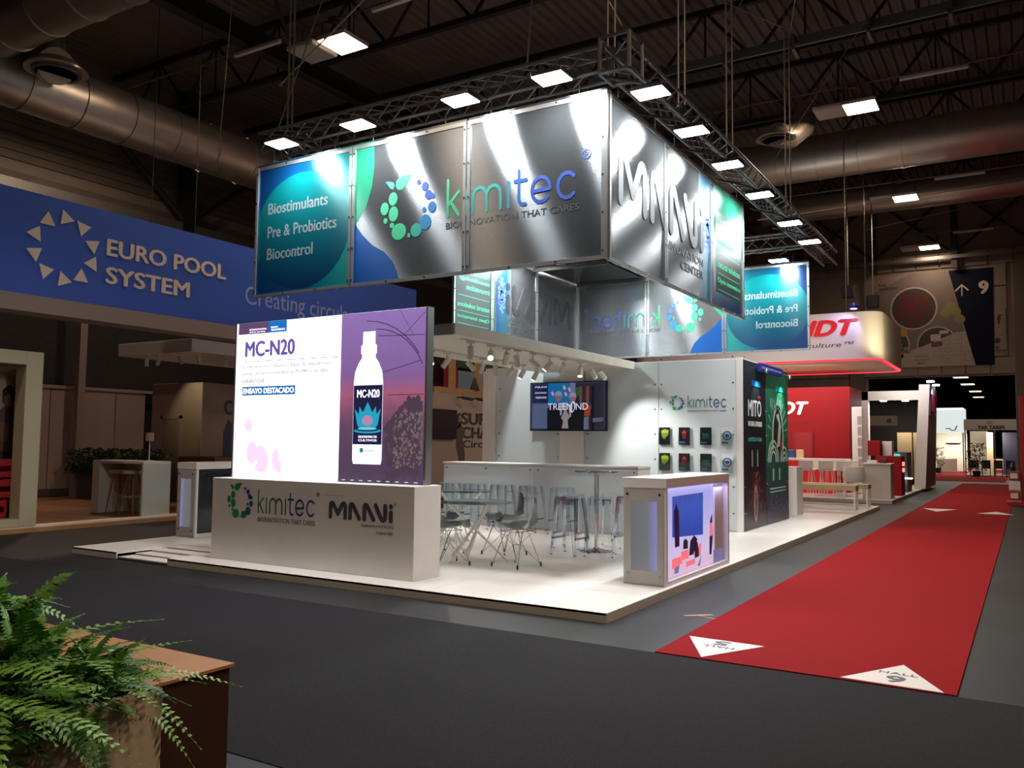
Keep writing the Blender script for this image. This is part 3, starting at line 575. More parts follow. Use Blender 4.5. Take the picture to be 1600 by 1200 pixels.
# ---- brochures in acrylic holders
COV = [('black brochure with a yellow-green leaf map', '10140e', '9aaa30', 0), ('black brochure with a red glowing figure', '181016', 'a02838', 1), ('black brochure with teal lettering blot', '0e1214', '1a8a78', 2), ('white brochure with a blue ring emblem', 'dcdee0', '2868a0', 3)]
for r_, (z0, z1, rn) in enumerate(((1.53, 1.83, 'upper'), (1.08, 1.38, 'lower'))):
    for c_, (xc, (lb, bg, fg, kd)) in enumerate(zip((-2.33, -1.97, -1.585, -1.215), COV)):
        t = thing('brochure', '%s, %s row on the white wall' % (lb, rn), 'brochure', (xc, WY0 - .03, z0), 'brochures in clear wall holders')
        t_ = t; cv = box('cover', mat('cover_' + bg, bg, .3), t, xc - .1, xc + .1, WY0 - .03, WY0 - .02, z0, z1)
        f = FY(WY0 - .03); fm = mat('cover_art_' + fg, fg, .4)
        if kd == 0: MB().prism([(xc - .05, z0 + .13), (xc, z0 + .09), (xc + .03, z0 + .13), (xc + .07, z0 + .17), (xc + .08, z0 + .25), (xc, z0 + .27), (xc - .06, z0 + .24)], f, .001, .002).build('cover_art', fm, cv)
        elif kd == 1: MB().prism([(xc - .03, z0 + .1), (xc + .03, z0 + .1), (xc + .045, z0 + .2), (xc, z0 + .26), (xc - .045, z0 + .2)], f, .001, .002).build('cover_art', fm, cv)
        elif kd == 2:
            for k in range(5): MB().prism([(xc - .06 + k * .025, z0 + .1 + (k % 2) * .02), (xc - .045 + k * .025, z0 + .1), (xc - .04 + k * .025, z0 + .19), (xc - .06 + k * .025, z0 + .2)], f, .001, .002).build('cover_art', fm, cv)
        else:
            for rr, mm, tt in ((.08, fm, .002), (.055, mat('cover_white', 'dcdee0', .3), .0025), (.035, fm, .003)): MB().prism([(xc + rr * math.cos(a * math.pi / 8), z0 + .16 + rr * math.sin(a * math.pi / 8)) for a in range(16)], f, .001, tt).build('cover_art', mm, cv)
        if kd: MB().prism([(xc - .09, z0 + .02), (xc + .02, z0 + .02), (xc + .02, z0 + .06), (xc - .09, z0 + .06)], f, .001, .002).build('cover_band', mat('cover_band_blue', '3c7cc0', .4), cv)
        HOLD = acrylic('clear_holder', 'f4f8f8', .04)
        box('holder', HOLD, t, xc - .11, xc + .11, WY0 - .045, WY0 - .042, z0 - .01, z0 + .2); box('holder_back', HOLD, t, xc - .11, xc + .11, WY0 - .012, WY0 + .009, z0 - .015, z0 - .01)
# ---- television
tv = thing('television', 'wide wall television showing two people in dark suits with white lettering', 'television', (-4.23, 7.38, 1.75))
box('mount_plate', WHITE, tv, -4.41, -3.91, WY0 - .03, WY0 + .012, Hp + .0, WZ - .03, label='white vertical cable cover behind the screen'); tvc = box('casing', BLACK, tv, -5.02, -3.42, WY0 - .1, WY0 - .03, 1.76, 2.68, .004)
f = FY(WY0 - .1); TX0, TX1, TZ0, TZ1 = -5.0, -3.44, 1.79, 2.66
def tvp(u, v): return (TX0 + u * (TX1 - TX0), TZ1 - v * (TZ1 - TZ0))
def tvq(name, pts, col, s, lay): MB().prism([tvp(*q) for q in pts], f, .001 * lay, .001 * lay + .0009).build(name, emis('tv_' + col, col, s), tvc)
tvq('screen', [(0, 1), (1, 1), (1, 0), (0, 0)], '3c4668', .5, 0)
tvq('picture_patch', [(.02, .42), (.24, .42), (.24, .02), (.02, .02)], '10204c', .6, 1); tvq('picture_patch', [(.24, .45), (.56, .45), (.56, 0), (.24, 0)], '0f78b8', .6, 1); tvq('picture_patch', [(.02, .98), (.3, .98), (.3, .44), (.02, .44)], '5a6890', .6, 1)
tvq('picture_patch', [(.54, .35), (.61, .35), (.61, 0), (.54, 0)], '8088b0', .5, 2); tvq('picture_patch', [(.61, .98), (.98, .98), (.98, .02), (.61, .02)], '30304a', .4, 1)
for u0, u1, c, s in ((.66, .7, '7a5048', .5), (.75, .79, '8a4c3c', .5), (.82, .86, '14141c', .3), (.93, .97, '403840', .4)): tvq('picture_patch', [(u0, 1), (u1, 1), (u1, .08), (u0, .08)], c, s, 2)
tvq('picture_patch', [(.7, .72), (.8, .7), (.82, .5), (.72, .48)], 'b04828', .55, 3); tvq('picture_patch', [(.69, 1), (.78, 1), (.78, .74), (.69, .74)], '7880a0', .5, 3); tvq('picture_patch', [(.84, .85), (.97, .83), (.98, .75), (.84, .76)], '6a7090', .5, 3)
tvq('picture_patch', [(.61, .28), (.67, .28), (.67, .1), (.61, .1)], '386838', .5, 2)
for (u, v) in ((.44, .08), (.46, .22), (.51, .12), (.53, .28), (.28, .2)): tvq('petal_picture', [(u, v), (u + .02, v - .03), (u + .045, v + .04), (u + .02, v + .08)], 'e898b0', .7, 3)
for hx, hy, bx_, c in ((.385, .3, .37, 'f'), (.575, .33, .6, 'm')):
    s = 1 if c == 'f' else -1
    tvq('suit_picture', [(bx_ - .14, 1), (bx_ + .12, 1), (bx_ + .13, .6), (bx_ + .07, .45), (bx_ - .06, .45), (bx_ - .14, .55)], '0c1024', .3, 4)
    tvq('face_picture', [(hx - .045, hy), (hx - .03, hy + .08), (hx, hy + .12), (hx + .03, hy + .08), (hx + .045, hy), (hx + .03, hy - .08), (hx - .03, hy - .08)], '9a7080', .55, 5)
    tvq('hair_picture', [(hx - .05, hy), (hx - .03, hy - .03), (hx + .03, hy - .03), (hx + .05, hy), (hx + .04, hy - .1), (hx, hy - .13), (hx - .04, hy - .1)], 'a8a4bc', .55, 6)
    tvq('shirt_picture', [(hx + s * .02, hy + .14), (hx + s * .06, hy + .12), (hx + s * .04, hy + .4), (hx + s * .02, hy + .4)], 'a8b0d0', .55, 6)
tvq('trophy_picture', [(.43, .98), (.52, .98), (.51, .8), (.54, .74), (.49, .58), (.5, .42), (.45, .42), (.46, .6), (.42, .76), (.45, .82)], 'a89ca0', .55, 7)
a0, a1 = tvp(.24, .58), tvp(.78, .44); text('TREEM ND', f, a0[0], a1[0], a0[1], a1[1], emis('tv_text', 'dcdcf4', .9), tv, t0=.009)
MB().prism([tvp(.575 + .035 * math.cos(a * math.pi / 8) + .01 * math.sin(a * math.pi / 8), .52 - .12 * math.sin(a * math.pi / 8)) for a in range(16)] , f, .009, .0095).build('leaf_letter', MC['tv_text'], tv); MB().prism([tvp(.575 + .024 * math.cos(a * math.pi / 8), .52 - .09 * math.sin(a * math.pi / 8)) for a in range(16)], f, .0096, .010).build('leaf_letter', emis('tv_8088b0b', '30385c', .4), tv)
for s, v in (('MAAVI', .1), ('kimitec', .22), ('TREEMOND', .33)):
    a0, a1 = tvp(.06, v), tvp(.22, v - .045); text(s, f, a0[0], a1[0], a0[1], a1[1], MC['tv_text'], tv, t0=.003)
# ---- canopy with track spots
cn = thing('canopy', 'long white wood-grain canopy slab carrying track spotlights above the bar', 'canopy', (-3.6, 4.6, 2.87))
CAN = mat('white_wood_grain', 'c8c4b4', .55, noise=.05, nscale=6)
box('side_fascia', CAN, cn, -2.93, -2.9, 1.8, 7.42, 2.87, 3.01, .002); box('front_fascia', mat('grey_wood_end', '8a8680', .6, noise=.08, nscale=12), cn, -4.3, -2.93, 1.8, 1.83, 2.87, 3.01, .002)
box('side_fascia', CAN, cn, -4.8, -4.3, 1.8, 7.42, 2.87, 2.9); box('soffit', CAN, cn, -4.3, -2.93, 1.83, 7.42, 2.875, 2.9); box('top_board', CAN, cn, -4.3, -2.93, 1.83, 7.42, 2.98, 3.0)
TRK = mat('track_white', 'cfcabf', .4)
for x in (-3.08, -4.2): box('track_rail', TRK, cn, x - .018, x + .018, 2.2, 7.2, 2.855, 2.875)
LENS = emis('spot_lens', 'fff6ea', 9); LENSOFF = mat('spot_lens_off', 'a8a8a0', .2)
SPOTM = mat('spot_white', 'cac5ba', .4)
def track_spot(x, y, z, dirv, lit, label, power=95, grp='track spotlights under the white canopy', target=None, m=SPOTM):
    t = thing('track_spotlight', label, 'spotlight', (x, y, z - .2), grp); d = Vector(dirv).normalized(); c = Vector((x, y, z - .13))
    box('adapter', m, t, x - .02, x + .02, y - .07, y + .07, z - .025, z, .003); MB().tube([(x, y, z - .02), c], .009, 6).build('stem', m, t)
    a = c - d * .06; e = c + d * .11
    hd = MB().tube([a, e], .042, 16).build('lamp_head', m, t, smooth=True)
    MB().tube([e - d * .003, e + d * .003], .036, 16).build('lens', LENS if lit else LENSOFF, hd)
    if lit: spot('spot_beam', e + d * .03, e + d * 2, power, 75, (1, .97, .93), .03, parent=t)
Rl = [(2.41, (.1, -.1, -1), 0), (2.9, (.45, -.75, -.5), 1), (3.3, (-.5, .4, -1), 0), (3.6, (.1, .1, -1), 0), (4.05, (.5, .4, -.6), 0), (4.55, (-.55, -.3, -.7), 1), (5.0, (-.5, .3, -.9), 0), (5.6, (.1, -.3, -.9), 1), (6.05, (.3, .5, -.8), 1), (6.4, (.35, .6, -.8), 1)]
nth = ['first', 'second', 'third', 'fourth', 'fifth', 'sixth', 'seventh', 'eighth', 'ninth', 'tenth']
for i, (y, d, l) in enumerate(Rl): track_spot(-3.08, y, 2.855, d, l, '%s white spotlight from the front on the right canopy track%s' % (nth[i], ', lit' if l else ''))
for i, (y, d, l) in enumerate([(3.04, (.5, -.5, -.7), 1), (3.44, (-.6, -.2, -.9), 0), (4.05, (.5, .5, -.8), 0), (4.4, (-.3, -.1, -1), 0), (4.78, (0, .1, -1), 0), (5.3, (-.6, -.2, -.7), 0), (5.65, (-.4, -.3, -.9), 1), (6.1, (-.4, -.2, -.9), 1)]): track_spot(-4.2, y, 2.855, d, l, '%s white spotlight from the front on the left canopy track%s' % (nth[i], ', lit' if l else ''))
# ================================================================ HANGING PANEL RING
BX0, BX1, BY0, BY1, BY2, BZ0, BZ1 = -5.2638, -.3404, .6888, 5.3923, 9.7744, 3.3401, 5.0497
TEALP = gradmat('print_teal_wash', [(0, '06305a'), (.45, '083c66'), (.75, '106a6e'), (1, '247c68')], 'X', BX0, -3.4, .3, metal=.35, aniso=.8)
CIRC = gradmat('print_teal_disc', [(0, '08264c'), (.5, '084c54'), (1, '066a6c')], 'Z', BZ0, 4.9, .3, metal=.35, aniso=.8)
GRNP = mat('print_green_field', '247a5c', .3, metal=.35, aniso=.8); BLUP = mat('print_blue_field', '084484', .3, metal=.35, aniso=.8)
FRM = mat('panel_frame', 'c0c2c2', .28, metal=.9)
SIL = mat('silver_letter', '7c888a', .4, metal=.5); DKL = mat('print_charcoal', '3c3e42', .45, metal=.2)
def banner(label, fr, hs_, group='hanging printed panels of the ring'):
    z0, z1 = BZ0, BZ1; a = fr((hs_[0] + hs_[-1]) / 2, z0, 0)
    t = thing('hanging_banner', label, 'banner', a, group)
    for i in range(len(hs_) - 1):
        h0, h1 = hs_[i], hs_[i + 1]
        MB().prism([(h0 + .01, z0), (h1 - .01, z0), (h1 - .01, z1), (h0 + .01, z1)], fr, -.012, 0).build('ribbed_panel', RIB, t)
        for s in (1, -1):   # aluminium strips on both faces
            t0, t1 = (.003, .012) if s > 0 else (-.012, -.024)
            MB().prism([(h0 + .01, z0), (h1 - .01, z0), (h1 - .01, z0 + .035), (h0 + .01, z0 + .035)], fr, t0, t1).build('frame_strip', FRM, t)
            MB().prism([(h0 + .01, z1 - .075), (h1 - .01, z1 - .075), (h1 - .01, z1 - .03), (h0 + .01, z1 - .03)], fr, t0, t1).build('frame_strip', FRM, t)
            for q in ((h0 + .008, h0 + .045), (h1 - .045, h1 - .008)): MB().prism([(q[0], z0), (q[1], z0), (q[1], z1 - .03), (q[0], z1 - .03)], fr, t0, t1 + (.002 if s > 0 else -.002)).build('frame_strip', FRM, t)
        n_ = 5
        bolts([(h0 + .027, z0 + .08 + k * (z1 - z0 - .2) / 4) for k in range(5)] + [(h1 - .027, z0 + .08 + k * (z1 - z0 - .2) / 4) for k in range(5)] + [(h0 + (h1 - h0) * k / 3, z) for k in (1, 2) for z in (z0 + .018, z1 - .05)], lambda h, v, t_: fr(h, v, t_ + .014), t, .011, .008)
        for q in (h0 + .3, h1 - .3): MB().tube([Vector(fr(q, z1 - .02, -.006)), Vector(fr(q, z1 + .12, -.006))], .006, 6).build('hanger', GSTEEL, t)
    return t
def circ(cx, cz, rx, rz, h0, h1, n=40):
    return [(min(max(cx + rx * math.cos(2 * math.pi * a / n), h0), h1), min(max(cz + rz * math.sin(2 * math.pi * a / n), BZ0 + .005), BZ1 - .005)) for a in range(n)]
def kim_art(t, fr, mir=False, d=.0):
    """prints of the long faces; the same art seen through from behind"""
    e = d
    pr = lambda pts, a, c, nm, m: MB().prism(pts, fr, e + a * .0005, e + c * .0005).build(nm, m, t)
    a0 = BX0 + .045; s1 = -3.63
    pr([(a0, BZ0 + .01), (s1 - .04, BZ0 + .01), (s1 - .04, BZ1 - .01), (a0, BZ1 - .01)], .5, 1, 'print_field', TEALP)
    pr(circ(-4.46, 4.12, .8, .73, a0, s1 - .045), 1.2, 1.8, 'print_disc', CIRC)
    crv = [(-3.31, BZ1 - .01), (-3.3, 4.75), (-3.33, 4.5), (-3.42, 4.25), (-3.57, 4.07)]
    pr([(s1 - .04, BZ1 - .01), (s1 - .04, 4.05)] + [crv[4], crv[3], crv[2], crv[1], crv[0]], .5, 1, 'print_green_shape', GRNP)
    pr([(s1 - .04, BZ0 + .01), (s1 - .04, 4.07), (-3.57, 4.07), (-3.45, 3.93), (-3.3, 3.8), (-3.12, 3.7), (-3.0, 3.58), (-2.93, 3.45), (-2.9, BZ0 + .01)], .5, 1, 'print_blue_shape', BLUP)
    for s, z, h1 in (('Biostimulants', 4.38, -4.02), ('Pre & Probiotics', 4.08, -3.87), ('Biocontrol', 3.8, -4.25)):
        text(s, fr, -5.04, h1, z, z + .15, SIL, t, t0=e + .0012, bold=.02, t=.0008)
    logo_ring(fr, -3.1914, 3.8178, .7385, .7385, t, t0=e + .001)
    kimtext(fr, -2.26, -.68, 4.0, 4.4, t, r=.085, t0=e + .001)
    text('BIOINNOVATION THAT CARES', fr, -2.26, -.63, 3.86, 3.93, DKL, t, t0=e + .001)
    text('®', fr, -.6, -.5, 4.36, 4.46, cm('223a80'), t, t0=e + .001)
xs_ = [BX0, -3.63, -1.99, BX1]
bf = banner('front silver panel row of the hanging ring with green leaf logo, teal left end', FY(BY0), xs_); kim_art(bf, FY(BY0))
# back row: art on its outer side shows mirrored on the side facing us
bb = banner('rear silver panel row of the hanging ring, mirrored lettering seen from inside', FY(BY2), xs_)
for fr_ in (FY(BY2),):
    # mirror the art left-right about the row centre because we look at it from behind
    mfr = lambda h, v, t_: (BX0 + BX1 - h, BY2 - t_, v)
    TB = TEALP
    TEALP = gradmat('print_teal_wash_rear', [(0, '247c68'), (.3, '105a66'), (.6, '083858'), (1, '06264c')], 'X', -2.1, BX1, .3, metal=.35, aniso=.8)
    kim_art(bb, mfr); TEALP = TB
def maavi_art(t, fr, h):   # h(s): s runs 0..4.7 along the row as read
    g = lambda a, c, z0, z1, l0, l1, nm, m: MB().prism([(h(a), z0), (h(c), z0), (h(c), z1), (h(a), z1)], fr, l0 * .0005, l1 * .0005).build(nm, m, t)
    ax = 'Y'; lo, hi = h(2.7), h(3.26)
    st = [(0, '707476'), (.35, '2c607c'), (.7, '10646e'), (1, '1a408c')]
    if lo > hi: lo, hi = hi, lo; st = [(1 - p_, c_) for p_, c_ in st[::-1]]
    g(2.75, 3.26, BZ0 + .01, BZ1 - .01, .5, 1, 'print_field', gradmat('maavi_wash' + str(round(h(0))), st, ax, lo, hi, .3, metal=.5, aniso=.8, noise=.25, nscale=3))
    lo, hi = sorted((h(3.3), h(4.7)))
    g(3.3, 4.66, BZ0 + .01, BZ1 - .01, .5, 1, 'print_field', gradmat('maavi_green' + str(round(h(0))), [(0, '08245c'), (.25, '0c5044'), (.7, '187058'), (1, '207a60')], 'Z', BZ0, BZ1, .3, metal=.4, aniso=.8, noise=.4, nscale=4))
    g(3.42, 4.6, BZ0 + .22, BZ1 - .4, 1.2, 1.8, 'print_plate', mat('print_graphite', '3a4444', .35, metal=.5))
    TG = mat('print_bright_green', '3cc48c', .4)
    for s, z in (('Natural', 4.5), ('biotechnology', 4.36), ('innovation', 4.22), ('natural solutions', 3.9), ('Open innovation', 3.68)): text(s, fr, h(3.5), h(3.5 + .075 * len(s) if len(s) < 14 else 4.52), z, z + .09, TG, t, t0=.0012, bold=.01, t=.001)
    for z in (4.1, 3.82, 3.6): g(3.5, 4.5, z, z + .006, 1.9, 2.4, 'rule', TG)
    strokes(MAV, fr, h(.35), h(2.85), 4.02, 4.5, 5.95, 1, .14, t=.003).build('lettering', mat('brushed_letter', '3e4042', .5, metal=.2), t)
    text('INNOVATION', fr, h(1.55), h(2.9), 3.78, 3.88, DKL, t); text('CENTER', fr, h(2.1), h(2.9), 3.62, 3.72, DKL, t)
    rb = random.Random(11); b = MB()
    for i in range(60):
        a = i * .5; r = .05 + .004 * i; x, z = 3.08 + r * .45 * math.cos(a), 4.3 + r * 1.2 * math.sin(a)
        b.prism([(h(x + .03 * math.cos(q * math.pi / 3)), z + .03 * math.sin(q * math.pi / 3)) for q in range(6)], fr, .001, .0016)
    b.build('molecule_print', mat('print_violet', '5a78dc', .4), t, kind='stuff')
br = banner('right silver panel row of the hanging ring with large brushed grey lettering', FX(BX1), [BY0, 2.29, 3.93, BY1]); maavi_art(br, FX(BX1), lambda s: BY0 + s)
bl = banner('left silver panel row of the hanging ring seen from inside with mirrored dark lettering', FX(BX0), [BY2 - 4.7, 6.31, 7.97, BY2])
MC['brushed_letter_b'] = None
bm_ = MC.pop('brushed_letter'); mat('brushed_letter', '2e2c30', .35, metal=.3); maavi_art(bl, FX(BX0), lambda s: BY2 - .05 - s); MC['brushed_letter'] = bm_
for t_, x_, y_ in ((bf, BX1 + .005, BY0 - .01), (br, BX1 + .02, BY0 + .03)): box('corner_post', FRM, t_, x_ - .018, x_ + .018, y_ - .018, y_ + .018, BZ0, BZ1 - .03)
box('corner_post', FRM, bl, BX0 + .0, BX0 + .04, BY2 - .05, BY2 - .015, BZ0, BZ1 - .03)
# black hood panel inside the ring
hp = thing('black_roof_panel', 'black glossy panel hanging flat inside the panel ring', 'panel', (-4.4, 8.6, 4.95)); box('panel', mat('black_gloss', '0c0e0e', .15), hp, -5.1, -3.6, 7.7, 9.5, 4.95, 4.98)
box('frame_bar', DSTEEL, hp, -5.15, -3.55, 7.62, 7.68, 4.9, 4.98); box('frame_bar', DSTEEL, hp, -5.15, -3.55, 9.52, 9.58, 4.9, 4.98)
# lighting truss square above the ring
TRM = mat('truss_aluminium', '7a7c7e', .4, metal=.8)
def truss(a, b_, label):
    a = Vector(a); b_ = Vector(b_); d = (b_ - a).normalized(); L = (b_ - a).length; n_ = Vector((-d.y, d.x, 0)); w_ = .13
    t = thing('lighting_truss', label, 'truss', (a + b_) / 2 - Vector((0, 0, .13)), 'box trusses above the panel ring')
    cor = [(s * w_, u * w_) for s in (-1, 1) for u in (-1, 1)]
    for s, u in cor: MB().tube([a + n_ * s + Vector((0, 0, u)), b_ + n_ * s + Vector((0, 0, u))], .02, 8).build('chord', TRM, t, smooth=True)
    st = .28; k = 0; srcs = []
    while (k + 1) * st <= L + .01:
        p0, p1 = a + d * st * k, a + d * st * (k + 1)
        if not srcs:
            for (s, u), (s2, u2) in (((-w_, -w_), (-w_, w_)), ((w_, w_), (w_, -w_)), ((-w_, w_), (w_, w_)), ((w_, -w_), (-w_, -w_))):
                srcs.append(MB().tube([p0 + n_ * s + Vector((0, 0, u)), p1 + n_ * s2 + Vector((0, 0, u2))], .009, 6).build('brace', TRM, t))
        else:
            for s in srcs: inst(s, 'brace', t, d * st * k)
        k += 1
    return t
TZ = 5.42
truss((-5.4, .95, TZ), (-.45, .95, TZ), 'front box truss above the leaf logo panels'); truss((-.3, .8, TZ), (-.3, 11.6, TZ), 'right box truss running back above the brushed lettering')
truss((-5.4, 9.6, TZ), (-.45, 9.6, TZ), 'rear box truss above the mirrored panels'); truss((-5.3, 1.1, TZ), (-5.3, 9.5, TZ), 'left box truss running back to the rear corner')
tj = thing('truss_corner', 'square truss corner block above the front right corner of the ring', 'truss', (-.3, .95, TZ - .2)); 
for s in (-1, 1):
    for u in (-1, 1): MB().tube([(-.3 + s * .16, .95 + u * .16, TZ - .17), (-.3 + s * .16, .95 + u * .16, TZ + .2)], .022, 8).build('post', TRM, tj)
for z in (TZ - .17, TZ + .2):
    for (a, b_) in (((-.46, .79), (-.14, .79)), ((-.14, .79), (-.14, 1.11)), ((-.14, 1.11), (-.46, 1.11)), ((-.46, 1.11), (-.46, .79))): MB().tube([a + (z,), b_ + (z,)], .02, 8).build('chord', TRM, tj)
# floodlights
FE = emis('flood_lens', 'f4faff', 18)
def flood(x, y, z, tx, ty, label, power=66, lit=True):
    t = thing('floodlight', label, 'floodlight', (x, y, z), 'floodlights on arms off the trusses')
    hs2 = box('housing', BLACK, t, x - .17, x + .17, y - .13, y + .13, z + .012, z + .06, .01); box('lens', FE, hs2, x - .16, x + .16, y - .12, y + .12, z, z + .012)
    MB().tube([(x, y, z + .06), (x + tx * .15, y + ty * .15, z + .16), (x + tx * .62, y + ty * .62, TZ - .12)], .015, 6).build('arm', DSTEEL, t)
    if lit: area('flood_light', (x, y, z - .01), (x + tx * .12, y + ty * .12, z - 1), .3, .22, power, (.93, .97, 1), parent=t)
for i, (x, lb) in enumerate(((-4.42, 'leftmost lit floodlight of the front row, over the teal print'), (-3.22, 'second lit floodlight of the front row, over the green print'), (-1.82, 'third lit floodlight of the front row, over the seam'), (-.74, 'rightmost lit floodlight of the front row, next to the ring corner'))): flood(x, .3, 5.07, 0, 1, lb)
for i, y in enumerate((.88, 2.07, 3.38, 4.84, 6.57, 7.97)): flood(.05, y, 4.97, -1, 0, '%s lit floodlight of the right row, counted from the ring corner' % nth[i])
for i, x in enumerate((-4.3, -3.1, -2.0, -.81)): flood(x, 9.35, 5.0, 0, 1, ['lit floodlight inside the ring at the rear left corner', 'lit floodlight inside the ring left of the mirrored logo', 'lit floodlight inside the ring by the mirrored leaf ring', 'lit floodlight shining cyan over the mirrored rear right panel'][i], 90)
for i, y in enumerate((5.6, 7.1, 8.6)): flood(-4.85, y, 5.0, -1, 0, '%s lit floodlight inside the left panel row, from the front' % nth[i], 90)
# hoists, chains and stay wires
CH = mat('hoist_chain', '77726c', .4, metal=.6); HR = mat('hoist_red', '8a2a20', .5)
for i, (u, v, y) in enumerate(((452, 215, .95), (955, 130, .95), (1065, 180, 4.2), (1140, 240, 8.2), (1232, 330, 10.8))):
    P_ = at(u, v, 'y', y); x = P_.x if i < 2 else -.3
    y = y if i < 2 else at(u, v, 'x', -.3).y
    t = thing('chain_hoist', ['hoist chain pair rising from the left end of the front truss', 'hoist chain pair rising from the ring corner', 'hoist chain pair rising behind the second right floodlight', 'hoist chain pair rising midway along the right truss', 'hoist chain pair rising from the far end of the right truss'][i], 'hoist', (x, y, TZ + .2), 'hoists holding the trusses')
    for s in (-.04, .04): MB().tube([(x + s, y, TZ + .15), (x + s, y, 12.9)], .012, 6).build('chain', CH, t)
    zb = (10.5, 9.6, 8.6, 8.7, 9.5)[i]; box('motor', HR if i in (0, 3, 4) else DSTEEL, t, x - .06, x + .06, y - .05, y + .05, zb, zb + .22, .01); MB().tube([(x, y, zb - .15), (x, y, zb)], .02, 6).build('hook', HR, t)
wires = [((-1.4, .95, 5.6), (-2.3, 3.0, 11.2)), ((-5.2, .95, 5.6), (-4.9, 3.0, 12.0)), ((-.3, 1, 5.8), (-3.4, 3, 11.4)), ((-.3, 8.3, 8.9), (1.6, 3.0, 10.8)), ((-.3, 8.3, 8.9), (-6, 3.0, 11.2)), ((-5.2, .95, 6.2), (-.9, 3, 11.0)), ((-.3, 4.3, 7), (2.4, 2, 9.6)), ((-13.2, 6.5, 7.9), (-8.5, 3, 11.2)), ((-13.2, 6.5, 7.9), (-18, 3, 9.4)), ((-2.25, 15.0, 8.9), (2.6, 8.8, 11.4)), ((3.4, 22, 9.4), (-3, 16, 7.6)), ((6, 24, 9.8), (-1, 21, 8.2))]
for i, (a, b_) in enumerate(wires):
    a = Vector(a); b_ = Vector(b_); MB().tube([a, b_], .010, 6).build('stay_wire', CH, None, label='slanting stay wire, %s' % ['rising right of the third front floodlight', 'steep one left of the second front floodlight', 'slanting left up from the ring corner', 'short one from the mid right truss', 'long one from mid right truss leftwards', 'long shallow one over the front truss', 'up right from the third right floodlight', 'left duct end, rising right', 'left duct end, rising left', 'crossing the roof diffuser at upper right', 'crossing the nearer right duct', 'crossing the rear right duct'][i], cat='wire')
# ================================================================ FURNITURE ON THE MAIN STAND
ACR = acrylic('clear_acrylic', 'fbfdff', .02, .08)
GLASS = acrylic('glass_top', 'c4dcd6', .18, .02)
def make_stool():
    t = thing('bar_stool', 'x', 'bar stool', (0, 0, 0), 'clear acrylic bar stools')
    H_ = .75
    MB().box(-.15, .15, -.15, .15, H_ - .018, H_).build('seat', ACR, t, bevel=.008, seg=2)
    MB().box(-.145, .145, -.147, -.143, H_ - .1, H_ - .018).build('apron', ACR, t)
    for sx in (-1, 1):
        for sy in (-1, 1):
            b = MB()   # angle-section leg, broad at the top and narrow at the foot
            top, bot = .115, .03; ox, oy = .15, .15; fx, fy = .19, .19
            for q in range(2):
                pts = []
                for (z, wd, xo, yo) in ((H_ - .02, top, ox, oy), (H_ * .55, top * .62, (ox + fx) / 2, (oy + fy) / 2), (0, bot, fx, fy)):
                    for th in (0, .012):
                        for wv in (0, wd):
                            if q == 0: pts.append((sx * (xo - wv), sy * (yo - th), z))
                            else: pts.append((sx * (xo - th), sy * (yo - wv), z))
                fs = []
                for k in (0, 4): fs += [(k, k + 1, k + 5, k + 4), (k + 2, k + 3, k + 7, k + 6), (k, k + 2, k + 6, k + 4), (k + 1, k + 3, k + 7, k + 5)]
                fs += [(0, 1, 3, 2), (8, 9, 11, 10)]; b.add(pts, fs)
            lg_ = b.build('leg', ACR, t); box('foot_pad', mat('rubber_grey', '505458', .6), lg_, sx * .178 - .012, sx * .178 + .012, sy * .178 - .012, sy * .178 + .012, 0, .008)
    for s in (-1, 1):
        box('footrest', ACR, t, -.165, .165, s * .17 - .008, s * .17 + .008, .26, .285); box('footrest', ACR, t, s * .17 - .008, s * .17 + .008, -.165, .165, .2, .225)
    return t
st0 = make_stool()
spots_ = [(-5.5, 5.42, 0, 'clear stool at the bar, leftmost of the five'), (-4.98, 5.42, .03, 'clear stool at the bar, second from the left'), (-4.45, 5.45, -.03, 'clear stool at the bar, middle one of five'), (-3.87, 5.42, 0, 'clear stool at the bar, fourth from the left'), (-3.28, 5.4, .05, 'clear stool at the bar, rightmost of the five'),
          (-2.36, 3.9, .1, 'clear stool left of the chrome high table, farther one'), (-2.05, 3.28, -.05, 'clear stool in front of the chrome high table, nearest the viewer'), (-1.66, 3.38, .3, 'clear stool in front of the chrome high table, on its right'), (-1.95, 4.35, .15, 'clear stool behind the chrome high table'), (-1.42, 3.85, -.12, 'clear stool between the high table and the glowing counter')]
for i, (x, y, r_, lb) in enumerate(spots_):
    if i == 0: st0.location = (x, y, Hp); st0.rotation_euler = (0, 0, r_); st0['label'] = lb
    else: dup(st0, (x, y, Hp), r_, lb)
ht = thing('high_table', 'tall round bar table with glass top, chrome pole and chrome disc foot', 'table', (-1.88, 3.72, Hp))
c = (-1.88, 3.72, Hp)
MB().lathe(c, [(.29, 1.06), (.3, 1.065), (.3, 1.075), (.29, 1.08)], 40).build('tabletop', GLASS, ht, smooth=True)
MB().lathe(c, [(.03, .03), (.03, 1.03), (.12, 1.045), (.12, 1.06)], 20).build('pole', CHROME, ht, smooth=True); MB().lathe(c, [(.23, 0), (.23, .008), (.12, .025), (.035, .05), (.035, .06)], 40).build('base', CHROME, ht, smooth=True)
WM = mat('white_powder_coat', 'e4e2de', .35)
